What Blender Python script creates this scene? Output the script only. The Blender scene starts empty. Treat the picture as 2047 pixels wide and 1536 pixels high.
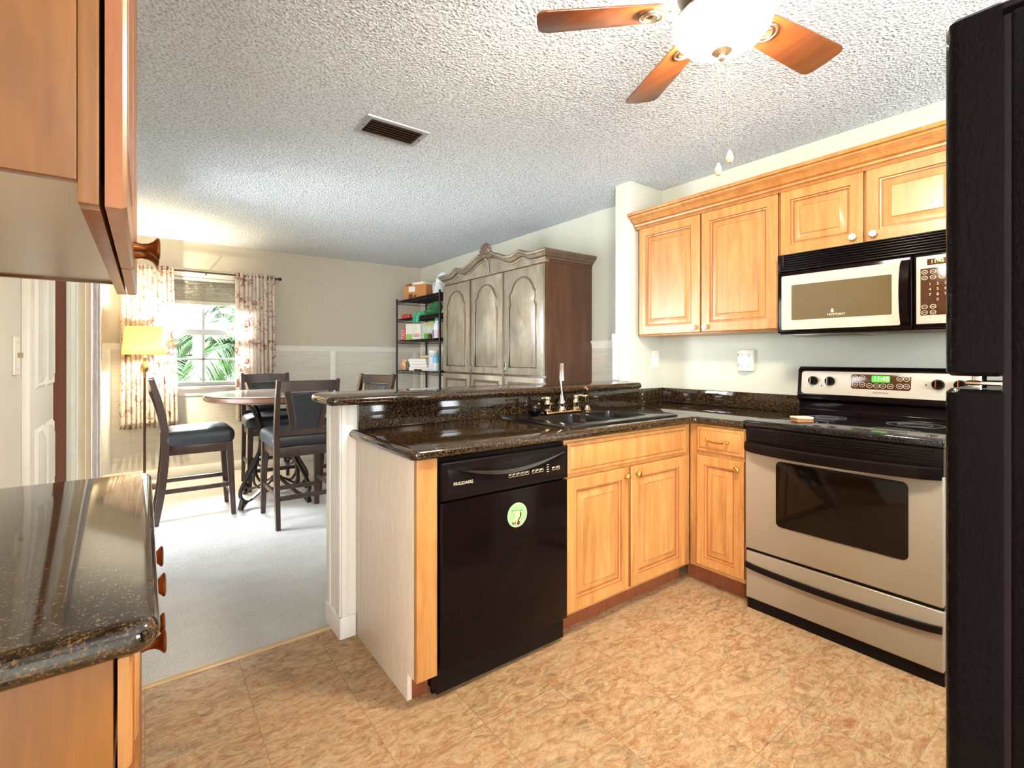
import bpy, bmesh, math, random
from mathutils import Vector, Matrix
random.seed(7)
PI = math.pi
C = bpy.context.scene.collection
SC = bpy.context.scene

# ------------------------------------------------------------------ camera
cam_d = bpy.data.cameras.new('camera')
cam = bpy.data.objects.new('camera', cam_d); C.objects.link(cam)
cam.location = (0, 0, 1.2315)
cam.rotation_euler = (PI/2, 0, -0.6421)
cam_d.sensor_fit = 'HORIZONTAL'; cam_d.sensor_width = 36.0
cam_d.lens = 982.33/2047*36
cam_d.shift_y = -(768-715.37)/2047
cam_d.clip_start = 0.02
SC.camera = cam

# ------------------------------------------------------------------ light
SC.view_settings.view_transform = 'Standard'
SC.view_settings.look = 'None'
SC.view_settings.gamma = 1.0
SC.view_settings.use_curve_mapping = False
SC.view_settings.exposure = 0.84
WORLD_STRENGTH = 8.0
FAN_GLOBE = 165.0
LAMP_W = 90.0
w = bpy.data.worlds.new('daylight sky'); SC.world = w; w.use_nodes = True
bg = w.node_tree.nodes['Background']
bg.inputs[0].default_value = (0.84, 0.93, 1.0, 1); bg.inputs[1].default_value = WORLD_STRENGTH

def area(name, loc, rot, sx, sy, power, col):
    l = bpy.data.lights.new(name, 'AREA'); l.shape = 'RECTANGLE'; l.size = sx; l.size_y = sy
    l.energy = power; l.color = col
    o = bpy.data.objects.new(name, l); C.objects.link(o); o.location = loc; o.rotation_euler = rot
    return o
# daylight arriving through the dining window and the patio door, then two added fills
area('dining_window_daylight', (0.5, 8.0, 3.35), (math.radians(-60), 0, 0), 2.4, 1.4, 2400, (0.86, 0.94, 1.0))
area('patio_door_daylight', (-1.75, 5.35, 1.55), (0, math.radians(-90), math.radians(-38)), 2.0, 1.7, 250, (0.90, 0.96, 1.0))
area('rear_left_added_fill', (-1.05, -1.45, 1.25), (0, math.radians(-96), math.radians(58)), 2.0, 1.0, 150, (1.0, 0.97, 0.92))  # unseen rear-left fill added to brighten the peninsula end panel
area('rear_added_fill', (1.75, -1.75, 1.55), (math.radians(92), 0, 0), 1.7, 1.1, 10, (1.0, 0.96, 0.90))  # unseen fill lamp added behind the camera

# ------------------------------------------------------------------ materials
def new_mat(name):
    m = bpy.data.materials.new(name); m.use_nodes = True
    nt = m.node_tree; b = nt.nodes['Principled BSDF']
    return m, nt, b
def N(nt, t, **kw):
    n = nt.nodes.new(t)
    for k, v in kw.items(): setattr(n, k, v)
    return n
def L(nt, a, b): nt.links.new(a, b)
def srgb(r, g, b):
    f = lambda c: (c/12.92 if c <= 0.04045 else ((c+0.055)/1.055)**2.4)
    return (f(r/255), f(g/255), f(b/255), 1)
def coords(nt, scale=(1, 1, 1), rnd=True):
    tc = N(nt, 'ShaderNodeTexCoord'); mp = N(nt, 'ShaderNodeMapping')
    mp.inputs['Scale'].default_value = scale
    if rnd:
        oi = N(nt, 'ShaderNodeObjectInfo'); vm = N(nt, 'ShaderNodeVectorMath', operation='ADD')
        mu = N(nt, 'ShaderNodeMath', operation='MULTIPLY'); mu.inputs[1].default_value = 40
        L(nt, oi.outputs['Random'], mu.inputs[0]); L(nt, tc.outputs['Object'], vm.inputs[0]); L(nt, mu.outputs[0], vm.inputs[1])
        L(nt, vm.outputs[0], mp.inputs['Vector'])
    else:
        L(nt, tc.outputs['Object'], mp.inputs['Vector'])
    return mp.outputs[0]
def noise(nt, vec, scale, detail=4, rough=0.55, dist=0.0):
    n = N(nt, 'ShaderNodeTexNoise'); n.inputs['Scale'].default_value = scale; n.inputs['Detail'].default_value = detail
    n.inputs['Roughness'].default_value = rough; n.inputs['Distortion'].default_value = dist
    L(nt, vec, n.inputs['Vector']); return n
def ramp(nt, fac, stops, interp='LINEAR'):
    r = N(nt, 'ShaderNodeValToRGB'); r.color_ramp.interpolation = interp
    e = r.color_ramp.elements
    while len(e) < len(stops): e.new(0.5)
    for i, (p, c) in enumerate(stops): e[i].position = p; e[i].color = c
    L(nt, fac, r.inputs[0]); return r
def bump(nt, b, h, strength, dist=0.01):
    bp = N(nt, 'ShaderNodeBump'); bp.inputs['Strength'].default_value = strength; bp.inputs['Distance'].default_value = dist
    L(nt, h, bp.inputs['Height']); L(nt, bp.outputs[0], b.inputs['Normal']); return bp
def plain(name, col, rough=0.5, metal=0.0, var=0.06, nscale=8, bmp=0.0, bscale=60, spec=None, coat=0.0):
    m, nt, b = new_mat(name)
    v = coords(nt)
    n = noise(nt, v, nscale)
    lo = tuple(max(0, c*(1-var)) for c in col[:3])+(1,); hi = tuple(min(1, c*(1+var)) for c in col[:3])+(1,)
    r = ramp(nt, n.outputs[0], [(0.3, lo), (0.7, hi)]); L(nt, r.outputs[0], b.inputs['Base Color'])
    b.inputs['Roughness'].default_value = rough; b.inputs['Metallic'].default_value = metal
    if spec is not None: b.inputs['Specular IOR Level'].default_value = spec
    if coat: b.inputs['Coat Weight'].default_value = coat; b.inputs['Coat Roughness'].default_value = 0.05
    if bmp:
        n2 = noise(nt, v, bscale, 3); bump(nt, b, n2.outputs[0], bmp, 0.004)
    return m
def wood(name, c_lo, c_mid, c_hi, rough=0.38, grain=(9, 9, 0.9), coat=0.15, blotch=0.0):
    m, nt, b = new_mat(name)
    v = coords(nt, grain)
    n = noise(nt, v, 2.2, 6, 0.6, 0.8)
    r = ramp(nt, n.outputs[0], [(0.28, c_lo), (0.5, c_mid), (0.74, c_hi)])
    n2 = noise(nt, v, 14, 3, 0.5)
    r2 = ramp(nt, n2.outputs[0], [(0.35, (0.88, 0.88, 0.88, 1)), (0.6, (1, 1, 1, 1))])
    mx = N(nt, 'ShaderNodeMix', data_type='RGBA', blend_type='MULTIPLY'); mx.inputs['Factor'].default_value = 1
    L(nt, r.outputs[0], mx.inputs['A']); L(nt, r2.outputs[0], mx.inputs['B'])
    out = mx.outputs['Result']
    if blotch:
        v2 = coords(nt, (3, 3, 1.3)); n3 = noise(nt, v2, 2.0, 3)
        r3 = ramp(nt, n3.outputs[0], [(0.35, (1-blotch, 1-blotch*1.1, 1-blotch*1.2, 1)), (0.62, (1, 1, 1, 1))])
        m2 = N(nt, 'ShaderNodeMix', data_type='RGBA', blend_type='MULTIPLY'); m2.inputs['Factor'].default_value = 1
        L(nt, out, m2.inputs['A']); L(nt, r3.outputs[0], m2.inputs['B']); out = m2.outputs['Result']
    L(nt, out, b.inputs['Base Color'])
    b.inputs['Roughness'].default_value = rough
    b.inputs['Coat Weight'].default_value = coat; b.inputs['Coat Roughness'].default_value = 0.2
    bump(nt, b, n2.outputs[0], 0.05, 0.002)
    return m

M = {}
M['maple'] = wood('maple', srgb(172, 113, 58), srgb(192, 134, 74), srgb(206, 152, 90), 0.36, blotch=0.10)
M['glaze_shade'] = wood('maple_glaze_shade', srgb(140, 78, 38), srgb(158, 92, 48), srgb(172, 104, 58), 0.4)
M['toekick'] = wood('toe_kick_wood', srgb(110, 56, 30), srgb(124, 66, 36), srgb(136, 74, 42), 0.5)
M['pale_maple'] = wood('pale_maple', srgb(222, 206, 184), srgb(230, 216, 196), srgb(236, 223, 204), 0.34, (14, 14, 1))
M['honey'] = wood('honey_veneer', srgb(122, 70, 14), srgb(138, 83, 18), srgb(150, 94, 26), 0.36, (5, 5, 0.8))
M['melamine'] = plain('melamine', srgb(190, 172, 146), 0.28, var=0.03)
M['gap_black'] = plain('gap_black', (0.01, 0.008, 0.007, 1), 0.7)
M['dark_wood'] = wood('espresso_wood', srgb(44, 28, 22), srgb(56, 36, 28), srgb(66, 44, 34), 0.32, coat=0.3)
M['armoire'] = wood('armoire_wood', srgb(66, 36, 18), srgb(84, 48, 25), srgb(102, 62, 34), 0.34, (7, 7, 0.7), coat=0.3, blotch=0.25)
M['armoire_pale_sheen'] = wood('armoire_pale_sheen', srgb(116, 104, 88), srgb(142, 131, 113), srgb(164, 154, 136), 0.30, (4, 4, 1.6), coat=0.5, blotch=0.22)  # front wood paled to stand for the window reflection on it
M['armoire_dark'] = wood('armoire_moulding', srgb(78, 56, 42), srgb(96, 74, 58), srgb(112, 90, 72), 0.34, coat=0.3)
M['fan_wood'] = wood('fan_blade_wood', srgb(96, 48, 22), srgb(118, 62, 30), srgb(134, 74, 38), 0.28, (14, 1.2, 8), coat=0.4)
M['brown_panel'] = wood('brown_panel', srgb(112, 54, 18), srgb(122, 60, 20), srgb(132, 66, 24), 0.95, coat=0)

def m_granite():
    m, nt, b = new_mat('granite'); v = coords(nt, rnd=False)
    n = noise(nt, v, 210, 5, 0.7); n2 = noise(nt, v, 60, 4, 0.7)
    vo = N(nt, 'ShaderNodeTexVoronoi'); vo.inputs['Scale'].default_value = 170; L(nt, v, vo.inputs['Vector'])
    r = ramp(nt, n.outputs[0], [(0.40, (0.006, 0.005, 0.005, 1)), (0.52, (0.045, 0.026, 0.013, 1)), (0.64, (0.20, 0.105, 0.040, 1))])
    r2 = ramp(nt, n2.outputs[0], [(0.42, (0.35, 0.35, 0.35, 1)), (0.62, (1, 1, 1, 1))])
    mx = N(nt, 'ShaderNodeMix', data_type='RGBA', blend_type='MULTIPLY'); mx.inputs['Factor'].default_value = 1
    L(nt, r.outputs[0], mx.inputs['A']); L(nt, r2.outputs[0], mx.inputs['B'])
    r3 = ramp(nt, vo.outputs['Distance'], [(0.0, (1, 1, 1, 1)), (0.12, (0, 0, 0, 1))])
    n4 = noise(nt, v, 90, 2); r4 = ramp(nt, n4.outputs[0], [(0.55, (0, 0, 0, 1)), (0.62, (0.25, 0.22, 0.19, 1))])
    m2 = N(nt, 'ShaderNodeMix', data_type='RGBA', blend_type='MULTIPLY'); m2.inputs['Factor'].default_value = 1
    L(nt, r3.outputs[0], m2.inputs['A']); L(nt, r4.outputs[0], m2.inputs['B'])
    ad = N(nt, 'ShaderNodeMix', data_type='RGBA', blend_type='ADD'); ad.inputs['Factor'].default_value = 1
    L(nt, mx.outputs['Result'], ad.inputs['A']); L(nt, m2.outputs['Result'], ad.inputs['B'])
    L(nt, ad.outputs['Result'], b.inputs['Base Color'])
    b.inputs['Roughness'].default_value = 0.06; b.inputs['IOR'].default_value = 1.62
    return m
M['granite'] = m_granite()

def m_ceiling():
    m, nt, b = new_mat('popcorn_ceiling'); v = coords(nt, rnd=False)
    n = noise(nt, v, 75, 3, 0.6); vo = N(nt, 'ShaderNodeTexVoronoi'); vo.inputs['Scale'].default_value = 95; L(nt, v, vo.inputs['Vector'])
    ad = N(nt, 'ShaderNodeMath', operation='MULTIPLY_ADD'); ad.inputs[1].default_value = 0.5
    L(nt, vo.outputs['Distance'], ad.inputs[0]); L(nt, n.outputs[0], ad.inputs[2])
    r = ramp(nt, n.outputs[0], [(0.36, srgb(202, 206, 212)), (0.53, srgb(244, 249, 255))])
    L(nt, r.outputs[0], b.inputs['Base Color']); b.inputs['Roughness'].default_value = 0.95
    b.inputs['Specular IOR Level'].default_value = 0.1
    bump(nt, b, ad.outputs[0], 1.0, 0.022)
    return m
M['ceiling'] = m_ceiling()
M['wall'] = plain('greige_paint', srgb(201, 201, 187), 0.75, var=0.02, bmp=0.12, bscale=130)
M['wall_backlit'] = plain('greige_paint_backlit', srgb(198, 188, 172), 0.75, var=0.02, bmp=0.12, bscale=130)  # same greige paint, darkened to show the window wall backlit
M['white_trim'] = plain('white_trim', srgb(236, 233, 226), 0.4, var=0.02)
M['window_backlit'] = plain('window_backlit', srgb(186, 192, 196), 0.4, var=0.02)  # white frame paint, greyed to show it against the light
M['white_paint'] = plain('white_paint', srgb(222, 216, 205), 0.55, var=0.02, bmp=0.1, bscale=120)
def m_wainscot():
    m, nt, b = new_mat('wainscot_panel'); v = coords(nt, (1.2, 1.2, 16), rnd=False)
    n = noise(nt, v, 3.0, 5, 0.6, 0.5)
    r = ramp(nt, n.outputs[0], [(0.3, srgb(206, 199, 186)), (0.6, srgb(219, 214, 203))])
    L(nt, r.outputs[0], b.inputs['Base Color']); b.inputs['Roughness'].default_value = 0.5
    bump(nt, b, n.outputs[0], 0.25, 0.004); return m
M['wainscot'] = m_wainscot()
def m_vinyl():
    m, nt, b = new_mat('vinyl_stone_floor'); v = coords(nt, rnd=False)
    sep = N(nt, 'ShaderNodeSeparateXYZ'); L(nt, v, sep.inputs[0])
    def cell(out, off):
        a = N(nt, 'ShaderNodeMath', operation='ADD'); a.inputs[1].default_value = off; L(nt, out, a.inputs[0])
        d = N(nt, 'ShaderNodeMath', operation='DIVIDE'); d.inputs[1].default_value = 0.305; L(nt, a.outputs[0], d.inputs[0])
        f = N(nt, 'ShaderNodeMath', operation='FLOOR'); L(nt, d.outputs[0], f.inputs[0])
        fr = N(nt, 'ShaderNodeMath', operation='FRACT'); L(nt, d.outputs[0], fr.inputs[0])
        s = N(nt, 'ShaderNodeMath', operation='SUBTRACT'); s.inputs[1].default_value = 0.5; L(nt, fr.outputs[0], s.inputs[0])
        ab = N(nt, 'ShaderNodeMath', operation='ABSOLUTE'); L(nt, s.outputs[0], ab.inputs[0])
        return f.outputs[0], ab.outputs[0]
    fx, ax = cell(sep.outputs[0], 5*0.305 - 0.306 + 0.305); fy, ay = cell(sep.outputs[1], 10*0.305 - 1.985 + 0.305)
    mxx = N(nt, 'ShaderNodeMath', operation='MAXIMUM'); L(nt, ax, mxx.inputs[0]); L(nt, ay, mxx.inputs[1])
    seam = ramp(nt, mxx.outputs[0], [(0.490, (1, 1, 1, 1)), (0.497, (0.66, 0.6, 0.55, 1))])
    cb = N(nt, 'ShaderNodeCombineXYZ'); L(nt, fx, cb.inputs[0]); L(nt, fy, cb.inputs[1])
    wn = N(nt, 'ShaderNodeTexWhiteNoise', noise_dimensions='2D'); L(nt, cb.outputs[0], wn.inputs['Vector'])
    sc = N(nt, 'ShaderNodeVectorMath', operation='SCALE'); sc.inputs['Scale'].default_value = 3.0; L(nt, wn.outputs['Color'], sc.inputs[0])
    av = N(nt, 'ShaderNodeVectorMath', operation='ADD'); L(nt, v, av.inputs[0]); L(nt, sc.outputs[0], av.inputs[1])
    mp = N(nt, 'ShaderNodeMapping'); mp.inputs['Rotation'].default_value = (0, 0, 0.6); mp.inputs['Scale'].default_value = (1.0, 2.0, 1); L(nt, av.outputs[0], mp.inputs['Vector'])
    n = noise(nt, mp.outputs[0], 13, 9, 0.72, 1.6); n2 = noise(nt, mp.outputs[0], 5.5, 7, 0.66, 1.8); n3 = noise(nt, mp.outputs[0], 30, 8, 0.72, 2.4)
    r = ramp(nt, n.outputs[0], [(0.33, srgb(118, 72, 46)), (0.45, srgb(178, 132, 92)), (0.54, srgb(205, 172, 132)), (0.68, srgb(220, 194, 158))])
    r2 = ramp(nt, n2.outputs[0], [(0.36, srgb(132, 114, 80)), (0.48, srgb(206, 168, 122)), (0.64, srgb(178, 116, 76))])
    mx = N(nt, 'ShaderNodeMix', data_type='RGBA'); mx.inputs['Factor'].default_value = 0.42
    L(nt, r.outputs[0], mx.inputs['A']); L(nt, r2.outputs[0], mx.inputs['B'])
    r3 = ramp(nt, n3.outputs[0], [(0.475, (1, 1, 1, 1)), (0.50, (0.58, 0.44, 0.34, 1)), (0.525, (1, 1, 1, 1))])
    m2 = N(nt, 'ShaderNodeMix', data_type='RGBA', blend_type='MULTIPLY'); m2.inputs['Factor'].default_value = 1.0
    L(nt, mx.outputs['Result'], m2.inputs['A']); L(nt, r3.outputs[0], m2.inputs['B'])
    m3 = N(nt, 'ShaderNodeMix', data_type='RGBA', blend_type='MULTIPLY'); m3.inputs['Factor'].default_value = 0.7
    L(nt, m2.outputs['Result'], m3.inputs['A']); L(nt, seam.outputs[0], m3.inputs['B'])
    m4 = N(nt, 'ShaderNodeMix', data_type='RGBA', blend_type='MULTIPLY'); m4.inputs['Factor'].default_value = 1; m4.inputs['B'].default_value = (0.74, 0.76, 0.78, 1)
    L(nt, m3.outputs['Result'], m4.inputs['A']); L(nt, m4.outputs['Result'], b.inputs['Base Color']); b.inputs['Roughness'].default_value = 0.5; b.inputs['Specular IOR Level'].default_value = 0.35
    bump(nt, b, n3.outputs[0], 0.12, 0.004); return m
M['vinyl'] = m_vinyl()
def m_carpet():
    m, nt, b = new_mat('cut_pile_carpet'); v = coords(nt, rnd=False)
    n = noise(nt, v, 140, 4, 0.7); n2 = noise(nt, v, 6, 4, 0.6)
    r = ramp(nt, n.outputs[0], [(0.3, srgb(202, 197, 190)), (0.65, srgb(236, 233, 229))])
    r2 = ramp(nt, n2.outputs[0], [(0.35, (0.93, 0.92, 0.92, 1)), (0.6, (1, 1, 1, 1))])
    mx = N(nt, 'ShaderNodeMix', data_type='RGBA', blend_type='MULTIPLY'); mx.inputs['Factor'].default_value = 1
    L(nt, r.outputs[0], mx.inputs['A']); L(nt, r2.outputs[0], mx.inputs['B'])
    L(nt, mx.outputs['Result'], b.inputs['Base Color']); b.inputs['Roughness'].default_value = 1.0
    b.inputs['Specular IOR Level'].default_value = 0.05
    bump(nt, b, n.outputs[0], 0.8, 0.015); return m
M['carpet'] = m_carpet()
M['black_gloss'] = plain('black_enamel', (0.006, 0.003, 0.003, 1), 0.12, var=0.1, spec=.11)
M['black_satin'] = plain('black_plastic', (0.008, 0.005, 0.005, 1), 0.26, var=0.1, spec=.14)
M['black_glass'] = plain('black_glass', (0.008, 0.005, 0.004, 1), 0.05, var=0.1)
def m_cooktop():
    m, nt, b = new_mat('speckled_cooktop_glass'); v = coords(nt, rnd=False)
    n = noise(nt, v, 240, 3, 0.7)
    r = ramp(nt, n.outputs[0], [(0.55, (0.006, 0.006, 0.006, 1)), (0.68, (0.09, 0.09, 0.10, 1))])
    L(nt, r.outputs[0], b.inputs['Base Color']); b.inputs['Roughness'].default_value = 0.10; return m
M['cooktop'] = m_cooktop()
def m_fridge():
    m, nt, b = new_mat('textured_black_enamel'); v = coords(nt, (1, 1, 0.45), rnd=False)
    n = noise(nt, v, 150, 3, 0.5, 0.6)
    b.inputs['Base Color'].default_value = (0.003, 0.002, 0.002, 1); b.inputs['Roughness'].default_value = 0.15; b.inputs['Specular IOR Level'].default_value = 0.08
    bump(nt, b, n.outputs[0], 0.30, 0.004); return m
M['fridge'] = m_fridge()
M['silver'] = plain('silver_beige_enamel', srgb(166, 156, 138), 0.34, 0.35, var=0.02)
M['cream_panel'] = plain('cream_panel', srgb(200, 190, 174), 0.30, var=0.01)
M['oven_glass'] = plain('oven_glass', (0.010, 0.006, 0.004, 1), 0.06, spec=.22)
M['mw_glass'] = plain('screened_microwave_glass', srgb(104, 90, 66), 0.10, var=0.05)
M['brown_keypad'] = plain('brown_keypad', srgb(74, 44, 26), 0.16)
M['chrome'] = plain('chrome', (0.85, 0.83, 0.80, 1), 0.10, 1.0)
M['nickel'] = plain('warm_nickel', srgb(214, 196, 160), 0.16, 1.0)
M['brass'] = plain('brass', srgb(222, 182, 96), 0.24, 1.0)
M['bronze'] = plain('bronze', srgb(140, 84, 42), 0.3, 0.9, var=0.2, nscale=30)
M['crystal'] = plain('crystal_white', srgb(240, 238, 230), 0.08, 0.0, coat=1.0)
M['pewter'] = plain('pewter', srgb(120, 116, 108), 0.32, 1.0)
M['iron'] = plain('wrought_iron', srgb(62, 52, 46), 0.34, 0.6)
M['white_plastic'] = plain('white_plastic', srgb(236, 232, 220), 0.35, var=0.01)
M['slot'] = plain('slot_dark', srgb(70, 60, 50), 0.5)
M['leather'] = plain('dark_leather', srgb(38, 42, 46), 0.42, var=0.08, bmp=0.15, bscale=140)
M['table_stone'] = plain('polished_table_top', srgb(176, 160, 146), 0.12, var=0.12, nscale=40)
M['table_edge'] = wood('table_edge_wood', srgb(92, 60, 42), srgb(110, 74, 54), srgb(124, 88, 66), 0.3, (2, 2, 18))
M['lamp_metal'] = plain('antique_brass', srgb(170, 146, 100), 0.3, 0.8)
M['lamp_pole'] = plain('dark_bronze', srgb(96, 68, 44), 0.35, 0.7)
M['rod'] = plain('dark_rod', srgb(70, 62, 56), 0.35, 0.7)
M['blind'] = None
M['wire'] = plain('black_wire', srgb(40, 34, 32), 0.4, 0.3)
M['vent_frame'] = plain('vent_frame', srgb(176, 178, 178), 0.4, 0.2)
M['vent_slat'] = plain('vent_slat', srgb(84, 56, 34), 0.45)
M['fan_metal'] = plain('fan_pewter', srgb(150, 138, 122), 0.28, 0.9)
M['sink'] = plain('black_composite_sink', (0.010, 0.008, 0.008, 1), 0.16, spec=.35)
M['seam'] = plain('brass_strip', srgb(206, 178, 138), 0.35, 0.4)

def m_emit(name, col, strength):
    m, nt, b = new_mat(name)
    v = coords(nt); n = noise(nt, v, 5); r = ramp(nt, n.outputs[0], [(0.2, tuple(c*0.97 for c in col[:3])+(1,)), (0.8, col)])
    L(nt, r.outputs[0], b.inputs['Base Color']); L(nt, r.outputs[0], b.inputs['Emission Color'])
    b.inputs['Emission Strength'].default_value = strength; return m
M['globe'] = m_emit('lit_frosted_glass', (1.0, 0.88, 0.68, 1), FAN_GLOBE)
M['led'] = m_emit('green_led', (0.75, 1.0, 0.35, 1), 2.2)
M['led_back'] = m_emit('green_led_glow', (0.04, 0.50, 0.03, 1), 0.5)
M['led_dim'] = m_emit('amber_green_led', (0.55, 0.75, 0.12, 1), 0.9)
def m_shade():
    m, nt, b = new_mat('lampshade_fabric'); v = coords(nt, (1, 1, 1)); n = noise(nt, v, 60, 3)
    r = ramp(nt, n.outputs[0], [(0.3, srgb(252, 236, 178)), (0.7, srgb(255, 242, 192))])
    tr = N(nt, 'ShaderNodeBsdfTranslucent'); df = N(nt, 'ShaderNodeBsdfDiffuse'); mx = N(nt, 'ShaderNodeMixShader'); mx.inputs[0].default_value = 0.62
    L(nt, r.outputs[0], tr.inputs[0]); L(nt, r.outputs[0], df.inputs[0]); L(nt, df.outputs[0], mx.inputs[1]); L(nt, tr.outputs[0], mx.inputs[2])
    L(nt, mx.outputs[0], nt.nodes['Material Output'].inputs[0]); return m
M['shade'] = m_shade()
def m_curtain(name, floral=True):
    m, nt, b = new_mat(name); v = coords(nt, (1, 1, 1))
    base = srgb(238, 230, 222)
    if floral:
        n = noise(nt, v, 15, 5, 0.7, 1.2); n2 = noise(nt, v, 5, 3, 0.6)
        r = ramp(nt, n.outputs[0], [(0.52, base), (0.57, srgb(206, 172, 158)), (0.66, srgb(150, 100, 86))])
        r2 = ramp(nt, n2.outputs[0], [(0.36, (0, 0, 0, 1)), (0.46, (1, 1, 1, 1))])
        mx = N(nt, 'ShaderNodeMix', data_type='RGBA'); L(nt, r2.outputs[0], mx.inputs['Factor']); mx.inputs['A'].default_value = base; L(nt, r.outputs[0], mx.inputs['B'])
        col = mx.outputs['Result']
    else:
        n = noise(nt, v, 30, 3); r = ramp(nt, n.outputs[0], [(0.3, srgb(220, 212, 208)), (0.7, srgb(236, 230, 226))]); col = r.outputs[0]
    tr = N(nt, 'ShaderNodeBsdfTranslucent'); df = N(nt, 'ShaderNodeBsdfDiffuse'); mx2 = N(nt, 'ShaderNodeMixShader'); mx2.inputs[0].default_value = 0.5
    L(nt, col, tr.inputs[0]); L(nt, col, df.inputs[0]); L(nt, df.outputs[0], mx2.inputs[1]); L(nt, tr.outputs[0], mx2.inputs[2])
    L(nt, mx2.outputs[0], nt.nodes['Material Output'].inputs[0]); return m
def m_blind():
    m, nt, b = new_mat('pleated_shade_fabric'); v = coords(nt); n = noise(nt, v, 60, 2)
    r = ramp(nt, n.outputs[0], [(0.3, srgb(196, 190, 178)), (0.7, srgb(208, 203, 192))])
    tr = N(nt, 'ShaderNodeBsdfTranslucent'); df = N(nt, 'ShaderNodeBsdfDiffuse'); mx = N(nt, 'ShaderNodeMixShader'); mx.inputs[0].default_value = 0.12
    L(nt, r.outputs[0], tr.inputs[0]); L(nt, r.outputs[0], df.inputs[0]); L(nt, df.outputs[0], mx.inputs[1]); L(nt, tr.outputs[0], mx.inputs[2])
    L(nt, mx.outputs[0], nt.nodes['Material Output'].inputs[0]); return m
M['blind'] = m_blind()
M['floral'] = m_curtain('floral_curtain'); M['sheer'] = m_curtain('plain_curtain', False)
def m_glass():
    m, nt, b = new_mat('window_glass')
    v = coords(nt); n = noise(nt, v, 3); r = ramp(nt, n.outputs[0], [(0, (0.97, 0.985, 0.98, 1)), (1, (1, 1, 1, 1))])
    t = N(nt, 'ShaderNodeBsdfTransparent'); g = N(nt, 'ShaderNodeBsdfGlossy'); g.inputs['Roughness'].default_value = 0.02
    L(nt, r.outputs[0], t.inputs[0])
    f = N(nt, 'ShaderNodeFresnel'); f.inputs[0].default_value = 1.45; mx = N(nt, 'ShaderNodeMixShader')
    L(nt, f.outputs[0], mx.inputs[0]); L(nt, t.outputs[0], mx.inputs[1]); L(nt, g.outputs[0], mx.inputs[2])
    L(nt, mx.outputs[0], nt.nodes['Material Output'].inputs[0]); return m
M['glass'] = m_glass()
M['palm'] = plain('palm_leaf', srgb(62, 90, 52), 0.42, var=0.35, nscale=3)
M['bark'] = plain('palm_bark', srgb(140, 120, 96), 0.9, var=0.25, nscale=14, bmp=0.5, bscale=20)
M['lawn'] = plain('lawn', srgb(150, 165, 110), 0.9, var=0.2, nscale=4)
M['siding'] = plain('white_siding', srgb(235, 236, 236), 0.7, var=0.02)
def P(name, r, g, b_, rough=0.45, **k):
    if name not in M: M[name] = plain(name, srgb(r, g, b_), rough, **k)
    return M[name]

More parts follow.
